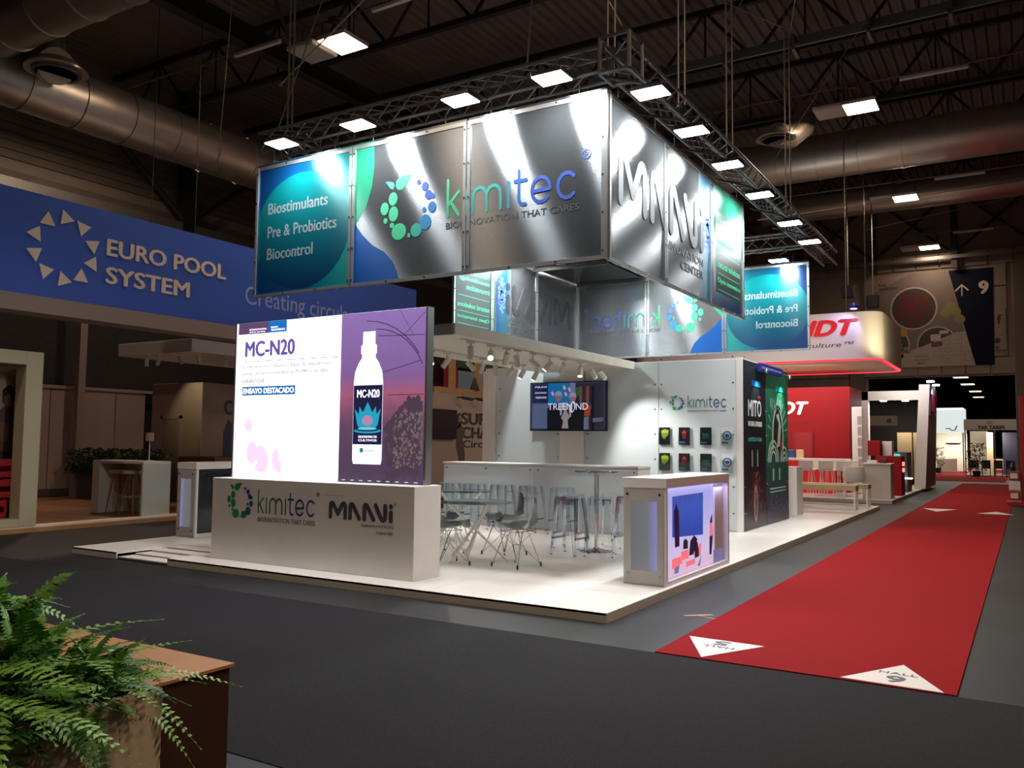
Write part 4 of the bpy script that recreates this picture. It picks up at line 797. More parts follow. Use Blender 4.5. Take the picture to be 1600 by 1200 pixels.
def glass_table(x, y, label, rot=0):
    t = thing('glass_table', label, 'table', (x, y, Hp)); H_ = .70
    MB().lathe((x, y, Hp), [(.46, H_), (.47, H_ + .004), (.47, H_ + .01), (.46, H_ + .014)], 48).build('tabletop', GLASS, t, smooth=True)
    for k in range(3):
        a = rot + k * 2 * math.pi / 3; ca, sa = math.cos(a), math.sin(a)
        MB().tube([(x + .42 * ca, y + .42 * sa, Hp), (x - .34 * ca + .06 * sa, y - .34 * sa - .06 * ca, Hp + H_)], .016, 8).build('leg', WM, t, smooth=True)
    for k in range(3):
        a = rot + k * 2 * math.pi / 3 + .5; ca, sa = math.cos(a), math.sin(a)
        MB().tube([(x + .4 * ca, y + .4 * sa, Hp), (x - .34 * ca - .06 * sa, y - .34 * sa + .06 * ca, Hp + H_)], .016, 8).build('leg', WM, t, smooth=True)
    return t
glass_table(-2.78, 2.12, 'round low glass table with crossed white legs, nearer one', .35); glass_table(-4.25, 3.9, 'round low glass table with crossed white legs, behind the lit screen', 1)
def make_chair():
    t = thing('shell_chair', 'x', 'chair', (0, 0, 0), 'clear shell chairs with wire bases')
    # shell profile faces -y; s along profile (front lip -> seat -> back top)
    prof = [(-.22, .43, .17), (-.2, .455, .2), (-.1, .445, .225), (.05, .43, .23), (.14, .45, .23), (.19, .52, .225), (.215, .62, .21), (.235, .72, .19), (.25, .8, .15), (.252, .815, .1)]
    n_ = 11; vs = []; fs = []
    for side in (0, 1):
        for i, (y, z, w_) in enumerate(prof):
            for k in range(n_):
                u = -1 + 2 * k / (n_ - 1); up = .09 * u * u if i < 6 else 0; fw = -.07 * u * u if i >= 5 else 0
                vs.append((u * w_, y + fw + (.006 * side if i > 4 else 0), z + up * (1 if 0 < i else .3) - .006 * side))
    P_ = len(prof)
    for s in (0, 1):
        for i in range(P_ - 1):
            for k in range(n_ - 1):
                q = s * P_ * n_ + i * n_ + k; fs.append((q, q + 1, q + n_ + 1, q + n_))
    B_ = P_ * n_
    for k in range(n_ - 1): fs.append((k, k + 1, B_ + k + 1, B_ + k)); q = (P_ - 1) * n_ + k; fs.append((q, q + 1, B_ + q + 1, B_ + q))
    for i in range(P_ - 1):
        for k in (0, n_ - 1): q = i * n_ + k; fs.append((q, q + n_, B_ + q + n_, B_ + q))
    MB().add(vs, fs).build('shell', acrylic('clear_shell', 'fbfdfd', .03, .06), t, smooth=True)
    WR = CHROME
    for sx in (-1, 1):
        for sy in (-1, 1):
            b = MB(); foot = (sx * .21, sy * .2, .01)
            b.tube([(sx * .16, sy * .03, .41), foot], .005, 6); b.tube([(sx * .05, sy * .13, .41), foot], .005, 6); lg_ = b.build('leg', WR, t)
            MB().lathe(foot, [(.011, -.01), (.012, .03), (.006, .04)], 8).build('foot', BLACK, lg_)
    b = MB()
    for s in (-1, 1):
        b.tube([(s * .16, -.12, .41), (s * .16, .13, .41)], .005, 6); b.tube([(-.16, s * .12, .41), (.16, s * .12, .41)], .005, 6)
        b.tube([(s * .16, -.12, .41), (s * .06, 0, .25), (s * .16, .13, .41)], .004, 6); b.tube([(s * .06, 0, .25), (s * .21, -.2, .02)], .004, 6); b.tube([(s * .06, 0, .25), (s * .21, .2, .02)], .004, 6)
    b.tube([(-.06, 0, .25), (.06, 0, .25)], .004, 6); b.build('wire_frame', WR, t)
    return t
ch0 = make_chair()
for i, (x, y, r_, lb) in enumerate(((-2.06, 1.93, -1.75, 'clear shell chair on the right of the nearer glass table'), (-2.72, 2.72, -.25, 'clear shell chair behind the nearer glass table'), (-2.82, 1.6, 2.55, 'clear shell chair in front of the nearer glass table beside the white plinth'), (-3.45, 2.35, 1.3, 'clear shell chair left of the nearer glass table, mostly behind the plinth'))):
    if i == 0: ch0.location = (x, y, Hp); ch0.rotation_euler = (0, 0, r_); ch0['label'] = lb
    else: dup(ch0, (x, y, Hp), r_, lb)
# bench, bench table and shelf at the rear right of the platform
BW_ = mat('light_wood', 'b8a478', .5, noise=.08, nscale=10)
def bench(x0, x1, y0, y1, h, th, label):
    t = thing('bench', label, 'bench', ((x0 + x1) / 2, (y0 + y1) / 2, Hp)); box('seat', BW_, t, x0, x1, y0, y1, Hp + h - th, Hp + h, .003)
    for x in (x0 + .03, x1 - .03):
        for y in (y0 + .03, y1 - .03): box('leg', WM, t, x - .02, x + .02, y - .02, y + .02, Hp, Hp + h - th)
    box('rail', WM, t, x0 + .05, x1 - .05, y0 + .01, y0 + .05, Hp + .03, Hp + .06); box('rail', WM, t, x0 + .05, x1 - .05, y1 - .05, y1 - .01, Hp + .03, Hp + .06)
bench(-2.1, -.2, 13.55, 13.95, .56, .12, 'pale wood bench with white frame, nearer one at the rear of the platform'); bench(-2.1, -.12, 14.75, 15.2, .54, .1, 'pale wood bench with white frame, farther one')
sh = thing('shelf_unit', 'white open shelf unit with grey recesses behind the printed side wall', 'shelf', (-1.1, 11.7, Hp))
box('frame', WHITE, sh, -1.75, -1.0, 11.45, 12.0, Hp, Hp + 1.0, .003)
for k in range(3): box('recess', mat('recess_grey', '5c5c58', .6), sh, -1.68, -1.2, 11.43, 11.45, Hp + .06 + k * .31, Hp + .33 + k * .31)
# ================================================================ FLOOR MARKS
def tri(pts, label, a, b_, n0, n1):
    t = thing('floor_sticker', label, 'sticker', (sum(p[0] for p in pts) / 3, sum(p[1] for p in pts) / 3, .012))
    MB().prism(pts, FZ(.012), 0, .002).build('sticker_face', mat('sticker_white', 'd6cfc8', .5), t); return t
DK = mat('sticker_ink', '3a3c48', .5)
t = tri([(.77, -.09), (1.07, -.69), (1.37, -.11)], 'white triangle sticker reading HALL 5 upside down on the near left of the red carpet', 0, 0, 0, 0)
text('HALL', FZ(.014), 1.2, .96, -.3, -.36, DK, t, t=.001); text('5', FZ(.014), 1.13, 1.01, -.14, -.27, DK, t, t=.001, bold=.03)
t = tri([(2.02, -.69), (2.64, -.71), (2.34, -.11)], 'white triangle sticker reading HALL 9 on the near right of the red carpet', 0, 0, 0, 0)
text('HALL', FZ(.014), 2.22, 2.46, -.42, -.36, DK, t, t=.001); text('9', FZ(.014), 2.28, 2.40, -.63, -.46, DK, t, t=.001, bold=.03)
a = at(1442, 794, 'z', .012); tri([(a.x, a.y), (a.x + .38, a.y - 1.0), (a.x + .75, a.y)], 'small white triangle sticker far along the red carpet, left one', 0, 0, 0, 0)
a = at(1527, 801, 'z', .012); tri([(a.x, a.y - .3), (a.x + .75, a.y - .3), (a.x + .38, a.y + .6)], 'small white triangle sticker far along the red carpet, right one', 0, 0, 0, 0)
t = thing('tape_mark', 'orange tape mark on the dark floor beside the near end of the red carpet', 'tape', (.5, .8, 0)); OT = mat('orange_tape', 'c08050', .6)
for pts in ([(.42, .72), (.46, .7), (.66, .88), (.62, .9)], [(.5, .8), (.53, .78), (.8, .68), (.8, .71)]): MB().prism(pts, FZ(0), .001, .003).build('tape_strip', OT, t)
# ================================================================ FOREGROUND PLANTERS
pb = thing('copper_box', 'large brown box with a flat copper-orange top at the lower left corner', 'box', (0, -5.2, 0))
LSH = lambda e: [(-1.3 - e, -8), (.49, -8), (.49, -5.09), (.83 + e, -5.09), (.83 + e, -4.76 + e), (-1.3 - e, -4.76 + e)]
MB().prism(LSH(0), FZ(0), 0, .79).build('body', mat('brown_side', '42271a', .6, noise=.12, nscale=4), pb); MB().prism(LSH(.012), FZ(.79), 0, .01).build('top_sheet', mat('copper_top', 'c08850', .6, noise=.08, nscale=5), pb)
pl = thing('planter', 'pale concrete planter full of ferns at the lower left corner', 'planter', (.7, -6.5, 0))
PX = .95; yE = at(252, 1150, 'x', PX).y; BEI = mat('pale_concrete', 'c8b89c', .75, noise=.08, nscale=5, bump=.1)
ZT = .82
for nm, (a, b1, c, d_) in (('side_wall', (PX - .03, PX, -8, yE)), ('side_wall', (PX - .45, PX - .42, -8, yE)), ('end_wall', (PX - .42, PX - .03, yE - .03, yE))): box(nm, BEI, pl, a, b1, c, d_, 0, ZT, .002)
box('soil', mat('soil', '241a12', .9, noise=.3, nscale=30), pl, PX - .42, PX - .03, -8, yE - .03, .6, .79)
LEAF = [mat('fern_green', '5c9434', .5, noise=.3, nscale=14), mat('fern_deep', '3a702a', .5, noise=.3, nscale=14), mat('fern_fresh', '7cb048', .5, noise=.2, nscale=14)]
def frond_mesh(seed, L, droop):
    rb = random.Random(seed); b = MB(); n_ = 26; pts = []; rise = rb.uniform(.45, .9)
    for i in range(n_ + 1):
        s = i / n_; pts.append(Vector((L * (s * .9), .02 * math.sin(s * 3 + seed), L * (rise * s - droop * s * s))))
    b.tube([pts[i] for i in range(0, n_ + 1, 2)], .0022, 4, r2=.0008)
    for i in range(2, n_ + 1):
        s = i / n_; w_ = .052 * math.sin(math.pi * min(1, .12 + s * .93)) ** .7 + .004; p_ = pts[i]; d = (pts[min(i + 1, n_)] - pts[i - 1]).normalized()
        for sg in (-1, 1):
            o = Vector((d.x * .35, sg, -.28 + rb.uniform(-.2, .25))).normalized(); tip = p_ + o * w_ * rb.uniform(.85, 1.1); wd = d * .0075
            mid = p_ + (tip - p_) * .5 + Vector((0, 0, .003))
            b.add([p_ - wd * .5, mid - wd, tip, mid + wd, p_ + wd * .5], [(0, 1, 3, 4), (1, 2, 3)])
    return b
FR = [frond_mesh(s, .3 + .03 * (s % 3), (.5, .95, 1.35, .7, 1.1, 1.6)[s % 6]).mesh('frond') for s in range(12)]
for i, me in enumerate(FR): me.materials.append(LEAF[i % 3])
def fern(x, y, z, n_, label, rr=.06, s0=1.0, seed=0, lean=None):
    rb = random.Random(seed); t = thing('fern', label, 'fern', (x, y, z), 'ferns in the foreground planters')
    for i in range(n_):
        o = D.objects.new('frond', rb.choice(FR)); C.objects.link(o); o.parent = t; a = rb.uniform(0, 2 * math.pi)
        if lean is not None and rb.random() < .2: a = lean + rb.gauss(0, .6)
        o.location = (rb.gauss(0, rr), rb.gauss(0, rr), rb.uniform(-.02, .03)); o.rotation_euler = (rb.uniform(-.3, .3), rb.uniform(-1.15, .2), a); q = s0 * rb.uniform(.75, 1.2); o.scale = (q, q, q)
    return t
nmF = ['rightmost fern, its fronds hanging over the planter end', 'fern second from the right in the pale planter', 'fern in the middle of the pale planter', 'fern at the left frame edge in the pale planter', 'fern closest to the viewer, at the lower left edge', 'fern at the back of the planter end, against the copper top', 'fern at the back of the planter middle, against the copper box']
for i, (x_, y) in enumerate(((.76, yE - .12), (.73, yE - .3), (.76, yE - .48), (.72, yE - .7), (.78, yE - .92), (.6, yE - .18), (.58, yE - .55))): fern(x_, y, .79, 56, nmF[i], .075, .92 if i not in (0, 5) else .7, 20 + i, lean=.35)
fern(-.3, -4.98, .8, 90, 'separate fern at the left frame edge behind the copper top', .07, .95, 40)
pt_ = thing('fern_pot', 'low dark pot holding the fern behind the copper top', 'pot', (-.3, -4.98, .8)); MB().lathe((-.3, -4.98, .8), [(.07, 0), (.09, .06), (.08, .06), (.07, .02)], 20).build('pot_body', BLACK, pt_, smooth=True)
# ================================================================ LEFT STAND (blue fascia)
XE = -10.545
es_ = thing('stand_deck', 'low wooden deck of the blue stand at left with white edging', 'platform', (-14, 4.5, 0))
WOODF = mat('oak_floor', '8a5c38', .45, noise=.15, nscale=3)
sw = None
for i in range(22):
    if sw is None: sw = box('floor_board', WOODF, es_, -16.9, -10.95, -4, -3.39, .06, .1, .001)
    else: inst(sw, 'floor_board', es_, (0, .615 * i, 0))
box('edge_profile', WHITE, es_, -10.95, -10.82, -4, 9.5, .03, .105, .003); box('side_board', mat('pine_edge', 'b08458', .6, noise=.1, nscale=6), es_, -10.82, -10.72, -4, 9.5, 0, .07)
fa = thing('blue_fascia', 'long blue hanging fascia with white company lettering and triangle ring at left', 'sign', (XE, 4, 3.8))
BLU = mat('fascia_blue', '2856bc', .55, noise=.03, nscale=1)
box('fascia_cloth', BLU, fa, XE - .5, XE, -3.0, 10.84, 3.83, 5.5); 
CREAM = mat('pale_lettering', 'd8ccc4', .5)
F = FX(XE)
text('EURO POOL', F, 2.06, 4.65, 4.72, 5.02, CREAM, fa, bold=.03, t=.01); text('SYSTEM', F, 2.06, 3.8, 4.23, 4.53, CREAM, fa, bold=.03, t=.01)
text('Creating circular progress', F, 5.15, 10.3, 4.2, 4.7, mat('pale_blue_lettering', '8aa0dc', .5), fa, t=.004)
for k in range(10):
    a = math.radians(k * 36 + 18); cy_, cz_ = 1.31 + .52 * math.cos(a), 4.68 + .52 * math.sin(a); a2 = a + .4 + (math.pi if k % 2 else 0)
    MB().prism([(cy_ + .15 * math.cos(a2 + q * 2.094), cz_ + .15 * math.sin(a2 + q * 2.094)) for q in range(3)], F, .001, .011).build('triangle_mark', CREAM, fa)
lg = thing('fascia_beam', 'pale beam along the bottom of the blue fascia', 'beam', (XE, 4, 3.5)); GB = mat('beam_grey', '8c7c78', .6); box('beam', GB, lg, XE - .5, XE + .03, -3, 10.84, 3.55, 3.825)
for y, lb_ in ((3.55, 'pale upright post behind the recessed counter of the blue stand'), (9.7, 'pale upright post behind the cabin of the blue stand')):
    pq = thing('support_post', lb_, 'post', (XE - 6.1, y + 1.89, .1)); box('shaft', GB, pq, XE - 6.2, XE - 6.0, y + 1.8, y + 1.98, .1, 5); box('foot_plate', GB, pq, XE - 6.25, XE - 5.95, y + 1.75, y + 2.03, (.1 if y < 9 else 0), .115)
fp = thing('fabric_backdrop', 'dark speckled fabric hung behind the blue stand above its partition wall', 'curtain', (-17.4, 6, 2.7)); MB().box(-17.4, -17.36, -5, 16, 2.75, 6.4).build('cloth', mat('dark_fabric', '2c2a2a', .9, noise=.5, nscale=40), fp)
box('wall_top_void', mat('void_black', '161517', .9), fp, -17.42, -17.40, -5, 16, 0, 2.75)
fp2 = thing('side_backdrop', 'dark speckled fabric closing the far end of the blue stand', 'curtain', (-14, 10.9, .1)); MB().box(-17.3, -13.2, 10.88, 10.92, 0, 5).build('cloth', MC['dark_fabric'], fp2); box('hem_bar', DSTEEL, fp2, -17.3, -13.2, 10.87, 10.93, 0, .05)
pw = thing('partition_wall', 'brown-grey panelled partition wall at the back of the blue stand', 'partition', (-17, 6, .1)); PWM = mat('taupe_panel', '9c8a84', .6, noise=.05, nscale=2)
sp = None
for i in range(12):
    y = 4.08 - 8 * .86 + i * .86
    if sp is None: sp = box('wall_panel', PWM, pw, -17.04, -17, y + .01, y + .85, .3, 2.72, .003); y00 = y
    else: inst(sp, 'wall_panel', pw, (0, y - y00, 0))
box('skirting', mat('taupe_dark', '4c423e', .6), pw, -17.03, -16.97, -3, 8, .1, .3); box('cap_rail', PWM, pw, -17.05, -16.95, -3, 8, 2.72, 2.8)
bx_ = thing('storage_box_room', 'taupe closed cabin with a framed door at the back of the blue stand', 'cabin', (-13.7, 7, .1)); box('body', PWM, bx_, -14.6, -12.82, 6.0, 9.5, .1, 2.82, .004)
box('door', mat('taupe_door', '85746e', .55), bx_, -14.15, -13.55, 5.97, 6.0, .1, 2.0, .003); MB().box(-14.22, -14.15, 5.96, 6, .1, 2.07).box(-13.55, -13.48, 5.96, 6, .1, 2.07).box(-14.22, -13.48, 5.96, 6, 2.0, 2.07).build('door_frame', PWM, bx_); box('corner_strip', mat('strip_pale', 'a8968c', .5), bx_, -12.83, -12.8, 5.98, 6.02, .1, 2.82)
f = FX(-12.82); ya_, yb_ = at(350, 640, 'x', -12.82).y, at(363, 640, 'x', -12.82).y; mat('mural_blue', '3c4c78', .6); text('C', f, ya_, yb_, 2.1, 2.45, MC['mural_blue'], bx_, bold=.04); MB().prism([(ya_, .95), (yb_, .95), (yb_, 1.9), ((ya_ + yb_) / 2, 2.0), (ya_, 1.7)], f, .001, .004).build('mural_shape', MC['mural_blue'], bx_)
cw = thing('low_shelf', 'reddish wooden low ledge beside the cabin', 'ledge', (-12, 6, .1)); box('ledge', mat('mahogany', '6c4438', .5), cw, -12.8, -11.6, 5.4, 8.2, .9, 1.15, .004); box('support', MC['mahogany'], cw, -12.6, -11.8, 5.7, 8, .1, .9)
ec = thing('hanging_canopy', 'white square hanging canopy with spotlights in the blue stand', 'canopy', (-12.7, 6.5, 3.33)); box('frame', WHITE, ec, -13.95, -11.5, 4.64, 9.3, 3.33, 3.6, .004)
for q in (-13.5, -12): MB().tube([(q, 5, 3.6), (q, 5, 13)], .01, 6).build('hanger', DSTEEL, ec)
for i, (x, y, d, l) in enumerate(((-13.1, 4.75, (.1, -.1, -1), 0), (-12.7, 4.75, (-.5, .1, -.9), 1), (-12.0, 4.75, (.5, .1, -.9), 0), (-11.6, 4.9, (.1, .2, -1), 0), (-11.6, 5.6, (-.5, .2, -1), 0), (-11.6, 6.3, (-.2, .3, -1), 0), (-11.6, 6.9, (.4, .3, -1), 0))):
    track_spot(x, y, 3.33, d, 0, '%s small white spotlight from the left under the square hanging canopy' % nth[i], grp='spotlights under the square hanging canopy')
    if l: spot('spot_beam', (x - .05, y + .35, 3.15), (x - .4, 6.0, 2.3), 30, 60, (1, .85, .45))
cb = thing('recessed_counter', 'white box counter with an open front where three stools stand', 'counter', (-11.6, 3.5, .1)); zt = 1.11
box('countertop', WHITE, cb, -12.42, -10.86, 3.18, 3.77, zt - .05, zt, .003); box('end_panel', mat('pale_mint_white', 'c8d2cc', .5), cb, -10.91, -10.86, 3.18, 3.77, .1, zt - .05); box('end_panel', WHITE, cb, -12.42, -12.2, 3.18, 3.77, .1, zt - .05); box('back_panel', WHITE, cb, -12.2, -10.91, 3.72, 3.77, .1, zt - .05)
WSEAT = mat('white_seat', 'd8ccc0', .4); BEECH = mat('beech_leg', '9c7850', .5)
def make_wstool():
    t = thing('scandi_stool', 'x', 'bar stool', (0, 0, 0), 'white stools with wooden legs')
    MB().lathe((0, 0, .0), [(.03, .74), (.15, .745), (.2, .77), (.215, .83), (.205, .83), (.19, .78), (.14, .76), (.03, .757)], 20).build('seat', WSEAT, t, smooth=True)
    for a in range(4):
        an = math.pi / 4 + a * math.pi / 2; MB().tube([(.09 * math.cos(an), .09 * math.sin(an), .75), (.22 * math.cos(an), .22 * math.sin(an), 0)], .016, 8, r2=.011).build('leg', BEECH, t, smooth=True)
    MB().tube([(.155 * math.cos(math.pi / 4 + k * math.pi / 2), .155 * math.sin(math.pi / 4 + k * math.pi / 2), .32) for k in range(5)], .009, 6).build('footrest', WM, t)
    return t
ws0 = make_wstool()
for i, (x, y, lb) in enumerate(((-12.05, 3.5, 'white stool with wooden legs, leftmost at the recessed counter'), (-11.55, 3.45, 'white stool with wooden legs, middle one at the recessed counter'), (-11.15, 3.55, 'white stool with wooden legs, beside the mint end panel'), (-12.6, 1.9, 'white stool with wooden legs, half hidden by the cream portal'))):
    if i == 0: ws0.location = (x, y, .1); ws0['label'] = lb
    else: dup(ws0, (x, y, .1), .3 * i, lb)
tl = thing('table_lamp', 'small table lamp with pale drum shade standing on the recessed counter', 'lamp', (-11.15, 3.5, zt)); L0 = (-11.15, 3.5, zt)
MB().lathe(L0, [(.07, 0), (.07, .012), (.012, .02), (.01, .4)], 20).build('base', WM, tl, smooth=True); MB().lathe(L0, [(.075, .38), (.07, .54), (.066, .54), (.071, .38)], 24).build('lamp_shade', mat('linen_shade', 'c4b0a0', .7), tl, smooth=True)
hg = thing('hedge_trough', 'dark wooden trough of dark green foliage behind the recessed counter', 'planter', (-14.8, 5.4, .1)); box('trough', mat('dark_wood_trough', '4a3c34', .6), hg, -16.3, -13.6, 5.3, 5.7, .1, .72, .004)
b = MB(); rb = random.Random(9)
for i in range(5200):
    x, y, z = rb.uniform(-16.7, -13.6), rb.uniform(5.15, 5.8), .68 + rb.random() ** 1.3 * .55; a = rb.uniform(0, 6.28); s = rb.uniform(.06, .12); dz = rb.uniform(-.05, .08)
    b.add([(x, y, z), (x + s * math.cos(a), y + s * math.sin(a), z + dz), (x + s * .5 * math.cos(a + .6), y + s * .5 * math.sin(a + .6), z + dz + .02)], [(0, 1, 2)])
b.build('foliage', mat('hedge_leaf', '2c3c24', .6), hg, kind='stuff')
ep = thing('cream_portal', 'cream upright portal frame at the left frame edge', 'portal', (-10.9, .4, .1)); CRM = mat('cream_board', 'bdb69a', .6)
box('upright', CRM, ep, -11.1, -10.8, .92, 1.2, .1, 2.94, .004); box('lintel', CRM, ep, -11.1, -10.8, -3, .92, 2.72, 2.94, .004); box('back_panel', mat('tan_board', '9c8c78', .6), ep, -11.5, -11.45, -3, 1.2, .1, 2.72); box('sill', CRM, ep, -11.1, -10.8, -3, .92, .1, .22); MB().box(-11.45, -11.1, 1.15, 1.2, .1, 2.72).build('reveal', mat('reveal_grey', '6c645c', .6), ep)
# printed figure in the portal
f = FX(-11.44); cy0 = 1.0
for nm_, pts, c in (('printed_hair', [(cy0 - .09, 2.1), (cy0 + .08, 2.12), (cy0 + .11, 2.3), (cy0, 2.42), (cy0 - .1, 2.32)], '1c1614'), ('printed_face', [(cy0 - .05, 2.06), (cy0 + .05, 2.06), (cy0 + .07, 2.2), (cy0, 2.28), (cy0 - .07, 2.2)], '8a6450'), ('printed_shirt', [(cy0 - .32, 1.3), (cy0 + .22, 1.3), (cy0 + .24, 1.9), (cy0 + .05, 2.05), (cy0 - .06, 2.05), (cy0 - .3, 1.85)], '5c443c'),
                       ('printed_trousers', [(cy0 - .25, 1.3), (cy0 + .2, 1.3), (cy0 + .15, .5), (cy0 + .03, .5), (cy0 - .02, 1.1), (cy0 - .12, .5), (cy0 - .22, .5)], '2c2628'), ('printed_bag', [(cy0 - .35, 1.5), (cy0 + .1, 1.45), (cy0 + .12, 1.75), (cy0 - .3, 1.8)], '7c5440')): MB().prism(pts, f, .001, .004 + .001 * (nm_ in ('printed_face', 'printed_bag'))).build(nm_, mat(nm_, c, .6), ep)
RC = mat('red_crate', 'a01820', .45)
for k in range(3):
    z = .22 + k * .33; yk = 1.1 - (k == 1) * .06 - (k == 0) * .22
    t = thing('plastic_crate', 'red plastic crate, %s of the stack in the cream portal' % ('bottom', 'middle', 'top')[k], 'crate', (-11.25, yk - .3, z), 'red crates in the cream portal')
    for nm, (a, b1, c, d_, e, g_) in (('base', (-11.42, -11.12, yk - .6, yk, z, z + .03)), ('side_rail', (-11.13, -11.11, yk - .6, yk, z + .03, z + .1)), ('side_rail', (-11.13, -11.11, yk - .6, yk, z + .19, z + .3)), ('side_rail', (-11.42, -11.40, yk - .6, yk, z + .03, z + .3)), ('end_wall', (-11.4, -11.13, yk - .02, yk, z + .03, z + .3)), ('end_wall', (-11.4, -11.13, yk - .6, yk - .58, z + .03, z + .3)), ('corner_post', (-11.14, -11.1, yk - .04, yk, z + .1, z + .19)), ('corner_post', (-11.14, -11.1, yk - .6, yk - .56, z + .1, z + .19))): box(nm, RC, t, a, b1, c, d_, e, g_, .003)
# ================================================================ STAND BETWEEN SCREEN AND BACK WALL
os_ = thing('mural_wall', 'taupe wall with dark green mural lettering seen between screen and white wall', 'partition', (-10.7, 13, 0)); box('wall_board', mat('taupe_wall', 'b4a89c', .6, noise=.03), os_, -10.8, -10.7, 11, 16, 0, 2.88, .003); f = FX(-10.7); MG = mat('mural_green', '26382a', .6)
text('SUPPLY', f, 13.2, 15.8, 2.02, 2.38, MG, os_, bold=.05); text('CHAIN', f, 13.25, 15.3, 1.62, 1.97, MG, os_, bold=.05); text('Circular', f, 13.3, 15.3, 1.36, 1.58, MG, os_, bold=.03)
for nm_, pts, c in (('printed_hair', [(12.98, 1.95), (13.05, 1.9), (13.2, 2.0), (13.25, 2.25), (13.15, 2.36), (13.02, 2.32)], '2c1c18'), ('printed_face', [(13.1, 2.1), (13.2, 2.1), (13.22, 2.24), (13.15, 2.3), (13.09, 2.24)], 'b08070'), ('printed_dress', [(12.97, 1.4), (13.0, 1.9), (13.15, 2.05), (13.4, 1.9), (13.42, 1.75), (13.3, 1.6), (13.42, 1.2), (13.4, .6), (13.15, .6), (13.1, 1.1)], '54503c')): MB().prism(pts, f, .001, .004 + .001 * (nm_ == 'printed_face')).build(nm_, mat('mural_' + nm_, c, .6), os_)
t = thing('wall_monitor', 'switched-off black monitor on the taupe mural wall', 'television', (-10.6, 12.2, 1.6)); box('casing', mat('monitor_case', '101018', .5, spec=.2), t, -10.66, -10.6, 11.3, 12.87, 1.6, 2.42, .004); box('screen', mat('dark_screen', '0c0c16', .45, spec=.2), t, -10.6, -10.596, 11.33, 12.84, 1.64, 2.39); box('bracket', BLACK, t, -10.7, -10.66, 11.9, 12.3, 1.9, 2.1)
for i, y in enumerate((13.0, 13.75)):
    t = thing('arm_spotlight', '%s dark arm spotlight above the green mural lettering' % ('left', 'right')[i], 'spotlight', (-10.6, y, 2.7), 'arm spotlights over the mural'); MB().tube([(-10.7, y, 2.78), (-10.45, y, 2.8)], .02, 6).build('arm', BLACK, t); MB().tube([(-10.5, y - .03, 2.78), (-10.38, y + .3, 2.74)], .045, 10).build('lamp_head', BLACK, t)
PINE = mat('pine_plank', 'b89468', .6, noise=.12, nscale=8)
t = thing('timber_frame', 'raw pine beams with an upright post on top of the taupe mural wall', 'timber frame', (-10.8, 13.5, 2.88)); box('beam', PINE, t, -10.85, -10.7, 12.1, 16, 2.88, 3.05, .003); box('beam', PINE, t, -11.4, -11.25, 12.0, 16, 2.95, 3.1, .003); box('post', PINE, t, -10.98, -10.86, 12.95, 13.15, 2.9, 4.6, .003); box('post', PINE, t, -11.0, -10.86, 14.3, 14.5, 2.9, 4.6, .003)
t = thing('red_wall', 'dark red partition wall seen above the taupe mural wall', 'partition', (-13, 13, 0)); box('board', mat('maroon', '5c2c2c', .6), t, -13.1, -13, 10.9, 20, 0, 4.0)
t = thing('picture_poster', 'poster with pale blue sky, red edge strip and green leaves behind the pine post', 'poster', (-12, 15, 3.0)); box('sky_print', mat('poster_sky', '86a8c0', .5), t, -12.05, -12, 14.9, 17.5, 3.1, 3.75); box('red_print', mat('poster_red', 'a02424', .5), t, -12.05, -11.99, 14.2, 14.85, 3.05, 3.85); box('stand_pole', DSTEEL, t, -12.15, -12.06, 15.9, 16, 0, 4.4); box('yellow_print', mat('poster_gold', 'c09038', .5), t, -11.99, -11.985, 14.4, 14.6, 3.3, 3.6); box('leaf_print', mat('poster_leaf', '2c5c40', .5, noise=.4, nscale=3), t, -12.05, -12, 14.9, 18, 3.85, 4.5)
t = thing('warning_cone', 'small black conical sign standing on the pine beam', 'sign', (-10.78, 14.0, 3.05)); MB().lathe((-10.78, 14.0, 3.05), [(.16, 0), (.14, .04), (.02, .38)], 16).build('cone', BLACK, t); 
# ================================================================ RED STAND AT RIGHT REAR
REDM = mat('red_wall_paint', '8c1218', .6, noise=.03, spec=.2)
rp = thing('red_stand_deck', 'pale raised deck of the red stand at right rear', 'platform', (-4, 23, 0)); box('deck', mat('pale_deck', 'b8b0a8', .45), rp, -10, .0, 17.85, 28.2, 0, .1, .004)
rw = thing('red_cabin', 'tall bright red cabin with white italic lettering and a door', 'cabin', (-5, 22, .1)); box('body', REDM, rw, -9.5, -1.55, 21, 23.2, .1, 3.36, .004)
f = FY(21); at0 = at(1264, 648, 'y', 21); text('BRANDT', f, -5.15, at0.x, at0.z, at0.z + .42, mat('white_lettering', 'ece8e4', .45), rw, bold=.05, shear=.3, t=.01)
text('Professional Agriculture™', f, -5.6, at0.x, at0.z - .4, at0.z - .22, mat('ink_red', '4c1014', .5), rw, shear=.2)
a = at(1242, 676, 'y', 21); c_ = at(1268, 720, 'y', 21); dr = box('door', mat('red_door', '8c1016', .6), rw, a.x, c_.x, 20.97, 21, .1, a.z, .004); box('door_handle', ALU, dr, c_.x - .14, c_.x - .06, 20.93, 20.97, 1.1, 1.14); box('door_frame', mat('red_trim', '780c12', .6), rw, a.x - .06, a.x, 20.96, 21, .1, a.z + .05); box('door_frame', MC['red_trim'], rw, c_.x, c_.x + .06, 20.96, 21, .1, a.z + .05)
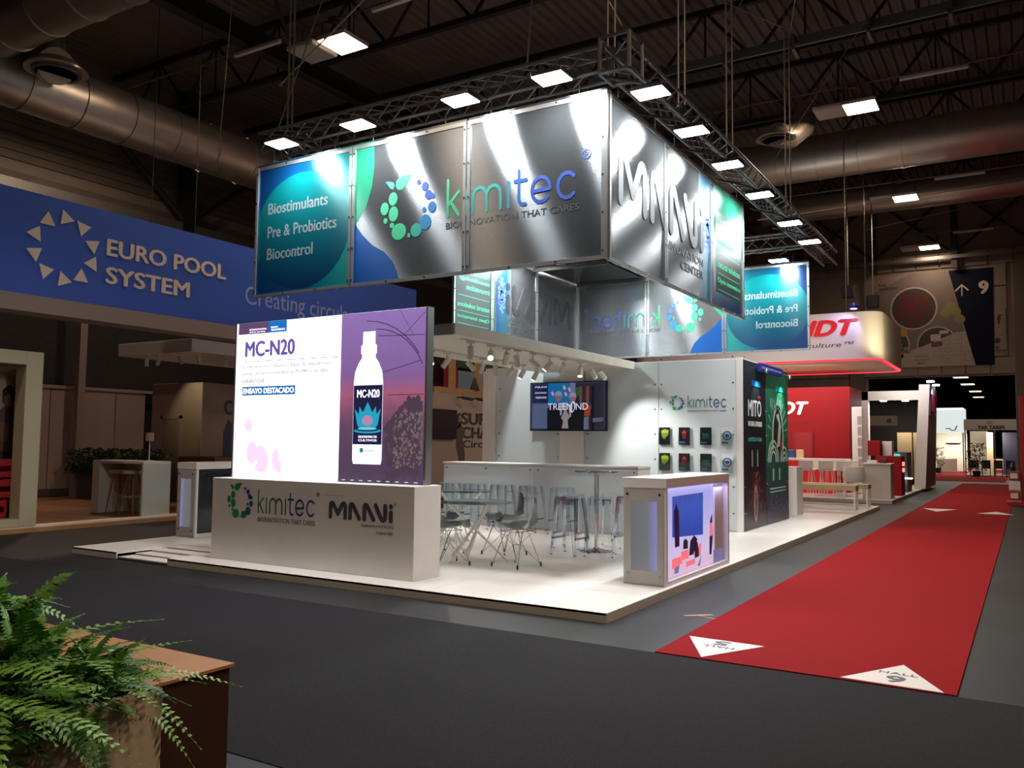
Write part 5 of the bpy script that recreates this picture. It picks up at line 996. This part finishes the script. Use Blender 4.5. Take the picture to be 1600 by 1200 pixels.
# sign box hung over the red stand
sg = thing('hanging_sign', 'white rounded hanging sign box with red italic lettering and red neon rim', 'sign', (-3, 19.5, 3.9))
def rr(x0, x1, y0, y1, r, n=6):
    pts = []
    for cx, cy, a0 in ((x1 - r, y0 + r, -90), (x1 - r, y1 - r, 0), (x0 + r, y1 - r, 90), (x0 + r, y0 + r, 180)):
        for i in range(n + 1): a = math.radians(a0 + 90 * i / n); pts.append((cx + r * math.cos(a), cy + r * math.sin(a)))
    return pts
SB = mat('sign_cream', 'c8bcb4', .5); O_ = rr(-7.5, -.2, 18.0, 22.6, .5)
MB().prism(O_, lambda h, v, t_: (h, v, 3.9 + t_), .03, 1.33).build('shell', SB, sg, smooth=True)
MB().prism(rr(-7.35, -.35, 18.15, 22.45, .4), lambda h, v, t_: (h, v, 3.9 + t_), .0, .03).build('soffit', mat('soffit_cream', 'd8c8ac', .5), sg)
for x_ in (-6, -1.2):
    for y_ in (18.6, 22): MB().tube([(x_, y_, 5.2), (x_, y_, 13)], .015, 6).build('cable', CH, sg)
NEON = emis('red_neon', 'ff2838', 3.2)
q = [(x, y, 3.91) for x, y in rr(-7.45, -.25, 18.05, 22.55, .45)]; MB().tube(q + q[:1], .03, 6, cap=False).build('neon_tube', NEON, sg)
f = FY(18.0); a = at(1342, 523, 'y', 18); text('BRANDT', f, -4.0, a.x, a.z, a.z + .46, emis('red_letter', 'e81824', .8), sg, bold=.06, shear=.3, t=.02)
a = at(1334, 540, 'y', 18); text('Professional Agriculture™', f, -4.4, a.x, a.z - .06, a.z + .12, mat('ink_navy', '2c2838', .5), sg, shear=.2, t=.004)
spot('sign_up_light', (.5, 17.3, 4.2), (-.25, 18.5, 4.7), 110, 75, (1, .9, .55), parent=sg)
for i, (x, z) in enumerate(((-.85, 5.3),)): MB().lathe((x, 17.7, z), [(.12, -.03), (.13, .05), (.08, .12)], 16).build('blue_lamp', mat('lamp_navy', '2c2c90', .4), sg); MB().lathe((x, 17.68, z), [(.09, -.04), (.09, -.03)], 16).build('lamp_lens', emis('violet_lens', 'c8c0ff', 4), sg); MB().tube([(x, 17.7, z + .1), (x, 18.2, 5.4)], .02, 6).build('arm', DSTEEL, sg)
spot('violet_beam', (-.85, 17.5, 5.2), (-1.3, 18, 4.6), 40, 100, (.5, .45, 1))
area('sign_front_fill', (-3, 15.6, 3.6), (-3, 18, 4.6), 3, .3, 45, (.95, .95, 1))  # added fill with no fixture, lightens the sign front
area('sign_down_fill', (-3.5, 20, 3.86), (-3.5, 20, 0), 5, 3, 240, (1, .92, .85), parent=sg)  # added light with no fixture under the soffit, brightens the white stools
area('red_wall_wash', (-4, 18.6, 3.8), (-4.5, 21, 1.5), 5, .3, 20, (1, .9, .82), parent=sg)
# portal frame of the white tower
pr_ = thing('white_portal', 'white square portal frame beside the red cabin with two downlights', 'portal', (-1, 25.5, .1)); box('post', WHITE, pr_, -2.0, -1.68, 25.4, 25.7, .1, 3.46, .004); box('lintel', WHITE, pr_, -2.0, 0, 25.4, 25.7, 3.14, 3.46, .004)
for x in (-1.2, -.5): box('downlight', emis('downlight_lens', 'fff0e0', 6), pr_, x - .1, x + .1, 25.45, 25.65, 3.1, 3.14); area('portal_downlight', (x, 25.55, 3.08), (x, 25.3, 0), .2, .2, 18, (1, .95, .9), parent=pr_)
tw = thing('white_tower', 'tall slanted white tower with dark red side at the end of the red stand', 'tower', (.1, 26.5, .0))
MB().add([(-.25, 25.3, .1), (.1, 25.3, .1), (.1, 29, .1), (-.25, 29, .1), (-.03, 25.3, 3.66), (.3, 25.3, 3.66), (.3, 28, 3.66), (-.03, 28, 3.66)], [(0, 3, 2, 1), (4, 5, 6, 7), (0, 1, 5, 4), (1, 2, 6, 5), (2, 3, 7, 6), (3, 0, 4, 7)]).build('body', WHITE, tw)
MB().add([(.12, 25.5, .15), (.12, 28.6, .15), (.25, 28.0, 2.6), (.25, 25.45, 2.6)], [(0, 1, 2, 3)]).build('red_side_panel', mat('dark_red_panel', '6c1014', .4), tw); box('printed_strip', mat('tower_print', 'a03050', .4), tw, .26, .31, 25.8, 27.4, 2.75, 3.35)
for y in (25.0, 27.0): MB().lathe((.35, y, 3.7), [(.12, 0), (.12, .06)], 12).build('spot_head', emis('tower_spot', 'e8e8ff', 8), tw)
spot('tower_spot_light', (.7, 26, 3.7), (.2, 26.5, 2.6), 40, 100, (.8, .8, 1)); area('tower_wash', (-.6, 24.2, 3.9), (0, 25.4, 1.6), .4, .2, 25, (1, .93, .85))
# tall white display with product print
bd = thing('product_board', 'tall white rounded display board with small product pictures beside the red cabin', 'display board', (-1.35, 20.6, .1)); a = at(1331, 636, 'y', 20.6); c_ = at(1349, 720, 'y', 20.6)
box('board', WHITE, bd, a.x, c_.x, 20.55, 20.65, .1, a.z, .02)
for k in range(5): box('product_print', mat('product_grey', 'a89890', .5), bd, c_.x - .14, c_.x - .03, 20.54, 20.55, .9 + k * .32, 1.15 + k * .32)
# bar stools and table of red stand
def make_rstool():
    t = thing('white_back_stool', 'x', 'bar stool', (0, 0, 0), 'white bar stools at the red stand')
    box('seat', WSEAT, t, -.2, .2, -.19, .19, .72, .76, .012); MB().box(-.2, .2, .17, .2, .76, 1.02).build('backrest', WSEAT, t, bevel=.012)
    for sx in (-1, 1):
        for sy in (-1, 1): MB().tube([(sx * .15, sy * .14, .72), (sx * .2, sy * .19, 0)], .01, 6).build('leg', WM, t)
    MB().tube([(-.18, -.17, .3), (.18, -.17, .3), (.18, .17, .3), (-.18, .17, .3), (-.18, -.17, .3)], .008, 6).build('footrest', WM, t)
    return t
rs0 = make_rstool(); k = 0
for i, (u, v) in enumerate(((1262, 722), (1275, 723), (1293, 724), (1302, 726), (1321, 724), (1330, 726))):
    P_ = at(u, v, 'z', 1.02); P_ = at(u, 775 - i * 0, 'y', 18.6 + (i % 2) * .9); 
    lb = 'white bar stool with low back at the red stand, %s from the left' % nth[i]
    if i == 0: rs0.location = (P_.x, 18.6, .1); rs0.rotation_euler = (0, 0, math.pi); rs0['label'] = lb
    else: dup(rs0, (P_.x, 18.6 + (i % 2) * .9, .1), math.pi if i % 2 == 0 else 0, lb)
t = thing('long_high_table', 'long narrow white high table between the white stools of the red stand', 'table', (-2.4, 19.1, .1)); box('tabletop', WM, t, -3.6, -1.2, 18.9, 19.3, 1.12, 1.16, .004)
for x in (-3.4, -1.4): box('leg', WM, t, x - .03, x + .03, 19.05, 19.15, .1, 1.12)
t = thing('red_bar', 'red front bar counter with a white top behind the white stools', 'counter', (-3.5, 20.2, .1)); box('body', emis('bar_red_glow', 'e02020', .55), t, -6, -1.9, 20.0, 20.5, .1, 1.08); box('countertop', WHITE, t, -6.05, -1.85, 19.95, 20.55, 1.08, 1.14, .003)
t = thing('cube_seat', 'white round-topped lounge chair beside the benches', 'chair', (-.95, 17.95, .1)); MB().lathe((-1.0, 18.2, .1), [(.03, .2), (.03, .42), (.26, .45), (.3, .62), (.27, .86), (.25, .86), (.27, .62), (.22, .5), (.02, .47)], 20).build('shell', WM, t, smooth=True); MB().lathe((-1.0, 18.2, .1), [(.22, 0), (.2, .02), (.03, .03), (.03, .2)], 20).build('base', WM, t, smooth=True)
t = thing('white_cabinet', 'white waist-high cabinet at the corner of the red stand deck', 'cabinet', (-.4, 19, .1)); box('body', mat('cream_white', 'ccc4b8', .5), t, -.85, -.12, 18.6, 19.3, .1, 1.02, .006); box('countertop', MC['cream_white'], t, -.88, -.1, 18.57, 19.33, 1.02, 1.06, .004); box('leaflet_box', WHITE, t, -.75, -.5, 18.8, 19.0, 1.06, 1.14)
t = thing('red_display', 'red angular display cabinet with four small lit buttons', 'cabinet', (-.35, 20.6, .1)); box('body', REDM, t, -.75, -.05, 20.3, 21.1, .1, 1.25, .01); box('upper_block', REDM, t, -1.0, -.65, 20.6, 21.2, 1.25, 1.7, .01); box('white_block', WHITE, t, -.62, -.35, 20.8, 21.2, 1.25, 1.68, .01)
for i in range(4): box('lit_button', emis('button_glow', 'ff9080', 2), t, -.046, -.04, 20.5 + (i % 2) * .3, 20.68 + (i % 2) * .3, .78 + (i // 2) * .18, .9 + (i // 2) * .18)
t = thing('lit_tray', 'grey display counter with a glowing white tray and cyan label near the white tower', 'counter', (-.4, 22.5, .1)); box('body', mat('grey_display', '4c4648', .5), t, -.9, -.15, 22.6, 23.8, .1, 1.35, .004); box('tray', emis('tray_glow', 'f0f4ff', 4), t, -.5, .0, 22.3, 22.6, .52, .56); box('cyan_label', emis('cyan_glow', '38d0c8', 1.2), t, -.55, -.35, 22.55, 22.6, 1.15, 1.3); box('post', ALU, t, -.3, -.27, 22.3, 22.33, .1, 1.3)
for i, (u, v, cl) in enumerate(((1236, 712, '2c4a78'), (1250, 712, 'c8b080'), (1380, 725, '5c2030'))):
    P_ = at(u, v, 'y', 20.2 if i < 2 else 18.9); box('product_jar', mat('jar_' + cl, cl, .4), None, P_.x - .1, P_.x + .1, P_.y - .05, P_.y + .08, 1.14 if i < 2 else 1.06, (1.4 if i < 2 else 1.2), .01, label=['small dark blue carton on the red bar', 'small cream carton on the red bar', 'small maroon jar on the white cabinet'][i], cat='carton')
# dark stand interior seen through the portal
t = thing('dark_booth', 'dark booth with an orange-edged fascia seen through the white portal', 'booth', (-3, 31, 0)); box('back_wall', mat('booth_black', '18161a', .8), t, -8, -.8, 32.5, 32.6, 0, 3.4); box('fascia', mat('booth_fascia', '6c6058', .6), t, -8, -1.3, 30.0, 30.1, 2.35, 2.75)
MB().prism([(-4.5, 2.36), (-2.1, 2.36), (-3.0, 2.7), (-4.5, 2.72)], FY(30.0), .001, .01).build('orange_stripe', mat('booth_orange', 'a0603c', .6), t); MB().lathe((-1.6, 30.0, 2.55), [(.1, -.02), (.1, 0)], 14, 'y').build('emblem', mat('booth_ink', '201c34', .5), t)
box('light_panel', mat('booth_panel', 'a89478', .6), t, -1.5, -.95, 31.5, 31.6, .2, 2.1); box('light_panel', MC['booth_panel'], t, -.9, -.45, 31.5, 31.6, .2, 2.1); box('column', mat('booth_post', '5c5450', .6), t, -3.1, -2.85, 31, 31.2, 0, 2.35)
area('booth_light', (-1.2, 30.8, 2.7), (-1.2, 31.5, 1), .5, .2, 30, (1, .85, .6), parent=t)
# ================================================================ END WALL BANNER
bn = thing('wall_banner', 'huge dark printed banner with fruit bowls, arrow and number 9 above the doorway', 'banner', (-.5, 34.1, 5)); f = FY(34.1)
z0, z1 = 5.0, 9.14
MB().prism([(-3.1, z0), (2.0, z0), (2.03, z1), (-3.08, z1)], f, -.04, 0).build('cloth', mat('banner_pale', '85766e', .95, spec=.1), bn)
MB().prism([(.35, z1), (2.03, z1), (2.0, z0), (1.3, z0)], f, .001, .003).build('navy_field', mat('banner_navy', '161826', .95, spec=.1), bn)
MB().prism([(-2.9, z0), (-3.1, 5.6), (-3.08, 8.2), (-1.2, z1), (.35, z1), (1.3, z0)][1:5] + [(.9, 6.5), (-2.6, 5.3)], f, .0005, .001).build('grey_field', mat('banner_grey', '6c625e', .95, spec=.1), bn)
def disc(cx, cz, r, nm, m, l0, l1, ry=None): MB().prism([(cx + r * math.cos(a * math.pi / 12), cz + (ry or r) * math.sin(a * math.pi / 12)) for a in range(24)], f, l0, l1).build(nm, m, bn)
DB = mat('bowl_dark', '2a2420', .6); RM = mat('bowl_rim', '9a8c80', .6)
for cx, cz, r in ((-1.05, 7.6, .95), (-2.0, 6.0, .78), (-.15, 5.95, .8)):
    disc(cx, cz, r, 'bowl_print', RM, .003, .005); disc(cx, cz, r * .93, 'bowl_print', DB, .005, .006)
rb = random.Random(2); FRU = mat('fruit_red', '642c2e', .9, spec=.1); ORA = mat('fruit_orange', 'a06c34', .6); GRE = mat('fruit_green', '6c6c40', .6)
for i in range(17):
    a = i * 2.4; r = .17 * math.sqrt(i); disc(-1.1 + r * math.cos(a) * 1.05, 7.6 + r * math.sin(a), .13, 'fruit_print', FRU, .006 + i * .0002, .0075 + i * .0003)
for i, (x, z) in enumerate(((-2.2, 6.5), (-1.85, 6.62), (-1.5, 6.55), (-2.0, 6.35))): disc(x, z, .19, 'fruit_print', ORA, .007 + i * .0003, .0085 + i * .0004)
for i in range(14):
    a = i * 2.4; r = .12 * math.sqrt(i); disc(-1.75 + r * math.cos(a) * 1.1, 5.75 + r * math.sin(a) * .7, .09, 'fruit_print', GRE, .007 + i * .0002, .0085 + i * .0003)
for x, z in ((.4, 7.6), (.2, 7.3), (.6, 7.35), (.75, 7.0)): disc(x, z, .2, 'fruit_print', GRE, .004, .0055 + (x * .001))
MB().prism([(-2.9, z0), (1.3, z0), (.95, 6.45), (.6, 6.45)], f, .010, .0115).build('pale_wedge', mat('banner_wedge', '968880', .6), bn)
LN = mat('banner_lines', '5c524e', .6)
for (a, c, e, g_) in ((-.4, 6.1, .2, 6.35), (.3, 6.1, .8, 6.35), (-.1, 5.75, .2, 5.95), (.3, 5.75, .8, 5.95), (-.3, 5.45, .2, 5.65), (.3, 5.45, .8, 5.65), (0, 5.2, .3, 5.35), (.9, 5.2, 1.15, 5.6)):
    for (h0, h1, v0, v1) in ((a, e, c, c + .012), (a, e, g_, g_ + .012), (a, a + .012, c, g_), (e, e + .012, c, g_)): MB().prism([(h0, v0), (h1, v0), (h1, v1), (h0, v1)], f, .012, .013).build('plan_line', LN, bn)
MB().prism([(-.38, 5.85), (.05, 5.88), (.05, 6.08), (-.38, 6.05)], f, .012, .0135).build('plan_block', mat('banner_maroon', '5c1c28', .6), bn); MB().prism([(-.4, 6.12), (.0, 6.12), (.0, 6.4), (-.4, 6.4)], f, .012, .0135).build('plan_block', mat('banner_white', 'a89a92', .6), bn); MB().prism([(-.05, 6.4), (.3, 6.42), (.3, 6.55), (-.05, 6.55)], f, .012, .0135).build('plan_block', MC['banner_white'], bn)
NW = mat('banner_number', 'b8aca8', .6); INK = mat('banner_ink', '2c2624', .6)
text('9', f, 1.48, 1.86, 8.02, 8.6, NW, bn, bold=.06, t0=.004); b = MB(); 
for q in ([(.83, 8.0), (.87, 8.0), (.87, 8.5), (.83, 8.5)], [(.85, 8.52), (.58, 8.25), (.62, 8.21), (.85, 8.45)], [(.85, 8.52), (1.12, 8.25), (1.08, 8.21), (.85, 8.45)]): b.prism(q, f, .004, .006)
b.build('arrow', NW, bn)
text('fruit', f, -2.45, -2.15, 8.66, 8.82, INK, bn, bold=.03); text('attraction', f, -2.45, -1.7, 8.5, 8.64, INK, bn, bold=.03); disc(-2.65, 8.62, .1, 'leaf_emblem', GRE, .003, .004)
text('USTED ESTA', f, -1.05, -.5, 5.42, 5.5, INK, bn, t0=.012); text('YOU ARE IN', f, -1.05, -.5, 5.28, 5.35, INK, bn, t0=.012); text('Hall 7', f, -.95, -.6, 5.12, 5.22, INK, bn, t0=.012, bold=.02)
t = thing('wall_poster', 'pale poster with a black letter f beside the huge banner', 'poster', (2.3, 34.1, 5.5)); box('sheet', mat('poster_pale', '7c7068', .6), t, 2.05, 2.45, 34.06, 34.12, 5.6, 7.4); text('f', FY(34.06), 2.12, 2.3, 6.7, 7.1, INK, t, bold=.06); disc_ = MB().prism([(2.12 + .12 * math.cos(a * math.pi / 8), 6.0 + .12 * math.sin(a * math.pi / 8)) for a in range(16)], FY(34.06), .001, .003).build('emblem', INK, t); text('a', FY(34.06), 2.06, 2.18, 5.64, 5.78, INK, t, bold=.04)
for i, (u, v, zz) in enumerate(((1364, 470, 0), (1325, 455, 0))):
    P_ = at(u, v, 'y', 26); t = thing('hanging_speaker', ['small dark box hung on a cable in front of the printed banner', 'small dark box hung on a cable left of the printed banner'][i], 'speaker', (P_.x, 26, P_.z - .3)); box('cabinet', BLACK, t, P_.x - .2, P_.x + .2, 25.85, 26.15, P_.z - .25, P_.z + .2, .02); MB().tube([(P_.x, 26, P_.z + .2), (P_.x, 26, 13.05)], .02, 6).build('cable', CH, t)
# ================================================================ BEYOND THE DOORWAY
def fbooth(name, label, cat, u0, u1, v0, v1, y, dep, m): 
    a, c_ = at(u0, v1, 'y', y), at(u1, v0, 'y', y); t = thing(name, label, cat, ((a.x + c_.x) / 2, y + dep / 2, 0)); return t, a.x, c_.x, a.z, c_.z
t, x0, x1, z0, z1 = fbooth('white_booth', 'bright white lit booth sign box beyond the doorway', 'booth', 1468, 1505, 637, 676, 50, 3, None)
box('sign_box', emis('booth_white_glow', 'e8f0ee', .9), t, x0 - .6, x1, 50, 52.5, z0, z1, .02); box('rim_light', emis('booth_rim', 'ffffff', 3), t, x0 - .6, x1, 49.9, 50, z1 - .12, z1 - .04); strokes([[(0, .5), (.5, .5)] + arc(1, .5, .4, .4, 200, 360, 6) + [(1.6, 1)]], FY(50), x0 + .35, x1 - .35, z0 + .1, z0 + .4, 1.6, 1, .08, t=.01).build('emblem', INK, t)
for x in (x0 - .5, x1 - .08): box('post', GSTEEL, t, x, x + .06, 50, 50.1, 0, z0)
box('counter', mat('pale_counter', 'c8bca8', .5), t, x0 - .2, x1 - .5, 51, 51.6, 0, .8); MB().lathe(((x0 + x1) / 2, 51, z0 - .6), [(.02, .25), (.35, .12), (.45, 0), (.35, -.1), (.05, -.12)], 18).build('pendant_lamp', mat('copper_shade', '8a5c3c', .5), t, smooth=True); box('back_wall', mat('ivory_wall', 'c0b8a4', .6), t, x0 - 1, x1, 53, 53.1, 0, z0)
area('white_booth_light', ((x0 + x1) / 2, 51, z0 - .1), ((x0 + x1) / 2, 51.5, 0), 1, 1, 220, (1, .95, .88), parent=t)
t, x0, x1, z0, z1 = fbooth('fascia_booth', 'booth with a pale fascia and black lettering beyond the doorway', 'booth', 1506, 1588, 655, 672, 45, 3, None)
box('fascia', mat('fascia_pale', '94887e', .6), t, x0, x1 + 1, 45, 45.1, z0, z1); text('TAR TARIM', FY(45), x0 + .65, x1 - .55, z0 + .06, z0 + .25, INK, t, bold=.06, t=.02); disc2 = MB().prism([((x0 + x1) / 2 + .14 * math.cos(a * math.pi / 8), z0 + .42 + .1 * math.sin(a * math.pi / 8)) for a in range(16)], FY(45), .001, .01).build('emblem', mat('emblem_brown', '8c6450', .6), t)
for x in (x0 + .02, x0 + 1.4, x1 + .5): box('post', GSTEEL, t, x, x + .06, 45, 45.1, 0, z0)
box('side_wall', mat('tan_wall', 'b09878', .6), t, x0 + 1.0, x0 + 1.3, 46.5, 46.8, 0, z0 - .1); box('back_wall', mat('navy_wall', '28283a', .6), t, x0 + 1.75, x1 + 1, 46.6, 46.7, 0, z0 - .1); box('back_wall', mat('ivory_wall', 'c0b8a4', .6), t, x0 + .1, x0 + 1.0, 48.6, 48.7, 0, z0)
box('shelf', mat('tan_wall', 'b09878', .6), t, x0 + 1.3, x0 + 1.75, 46.6, 46.7, .3, .9); box('deck', mat('green_deck', '4c5c50', .6), t, x0, x1 + 1, 44.6, 49, 0, .05)
area('fascia_booth_light', (x0 + 1.2, 45.8, z0 - .05), (x0 + 1.2, 46.8, .5), .8, .5, 110, (1, .88, .72), parent=t)
def plant(x, y, h, r, label, n_=260, seed=1, m=None):
    t = thing('potted_plant', label, 'plant', (x, y, 0)); MB().lathe((x, y, 0), [(.16, 0), (.2, .3), (.17, .3)], 14).build('pot', BLACK, t); MB().tube([(x, y, .25), (x, y, h * .6)], .025, 6).build('trunk', BEECH, t)
    rb = random.Random(seed); b = MB()
    for i in range(n_):
        a, e, q = rb.uniform(0, 6.28), rb.uniform(-1, 1), rb.random() ** .5 * r; px, py, pz = x + q * math.cos(a), y + q * math.sin(a), h * .6 + e * h * .4; s = rb.uniform(.08, .16); a2 = rb.uniform(0, 6.28)
        b.add([(px, py, pz), (px + s * math.cos(a2), py + s * math.sin(a2), pz + .05), (px + s * .5 * math.cos(a2 + .7), py + s * .5 * math.sin(a2 + .7), pz - .04)], [(0, 1, 2)])
    b.build('foliage', m or mat('dark_leaf', '1c2418', .6), t, kind='stuff')
P_ = at(1526, 745, 'z', 0); plant(P_.x, 43.5, 1.75, .45, 'large dark potted plant in front of the booth beyond the doorway')
P_ = at(1487, 735, 'z', 0); plant(P_.x - .3, 49.2, 1.5, .35, 'green potted palm under the white lit booth', 160, 4, mat('palm_leaf', '3c5c34', .6))
for i in range(4):
    x = .65 + i * .55; t = thing('dark_chair', '%s dark chair from the left at the booth beyond the doorway' % nth[i], 'chair', (x, 44.2, 0), 'dark chairs beyond the doorway'); box('seat', BLACK, t, x - .2, x + .2, 44, 44.4, .42, .48); box('backrest', BLACK, t, x - .2, x + .2, 44.36, 44.4, .48, .85)
    for sx in (-.18, .18):
        for sy in (44.02, 44.38): box('leg', BLACK, t, x + sx - .015, x + sx + .015, sy - .015, sy + .015, 0, .42)
# fire point at the right edge
t = thing('fire_point', 'red fire extinguisher post with small red and white boxes at the right frame edge', 'fire equipment', (2.9, 19.6, 0))
FRD = mat('fire_red', 'a01c20', .45); box('post', FRD, t, 2.93, 3.05, 19.5, 19.62, 0, 2.9, .01); box('base', FRD, t, 2.6, 3.1, 19.3, 19.8, 0, .12, .01)
for k in range(3): box('label_box', WHITE if k % 2 else FRD, t, 2.66, 2.92, 19.4, 19.6, .15 + k * .26, .38 + k * .26, .01)
for k in (0, 1): box('white_label', WHITE, t, 2.69, 2.86, 19.385, 19.4, .2 + k * .52, .34 + k * .52)
MB().lathe((2.75, 19.6, .92), [(.06, 0), (.065, .1), (.03, .2), (.02, .26)], 12).build('nozzle', BLACK, t)
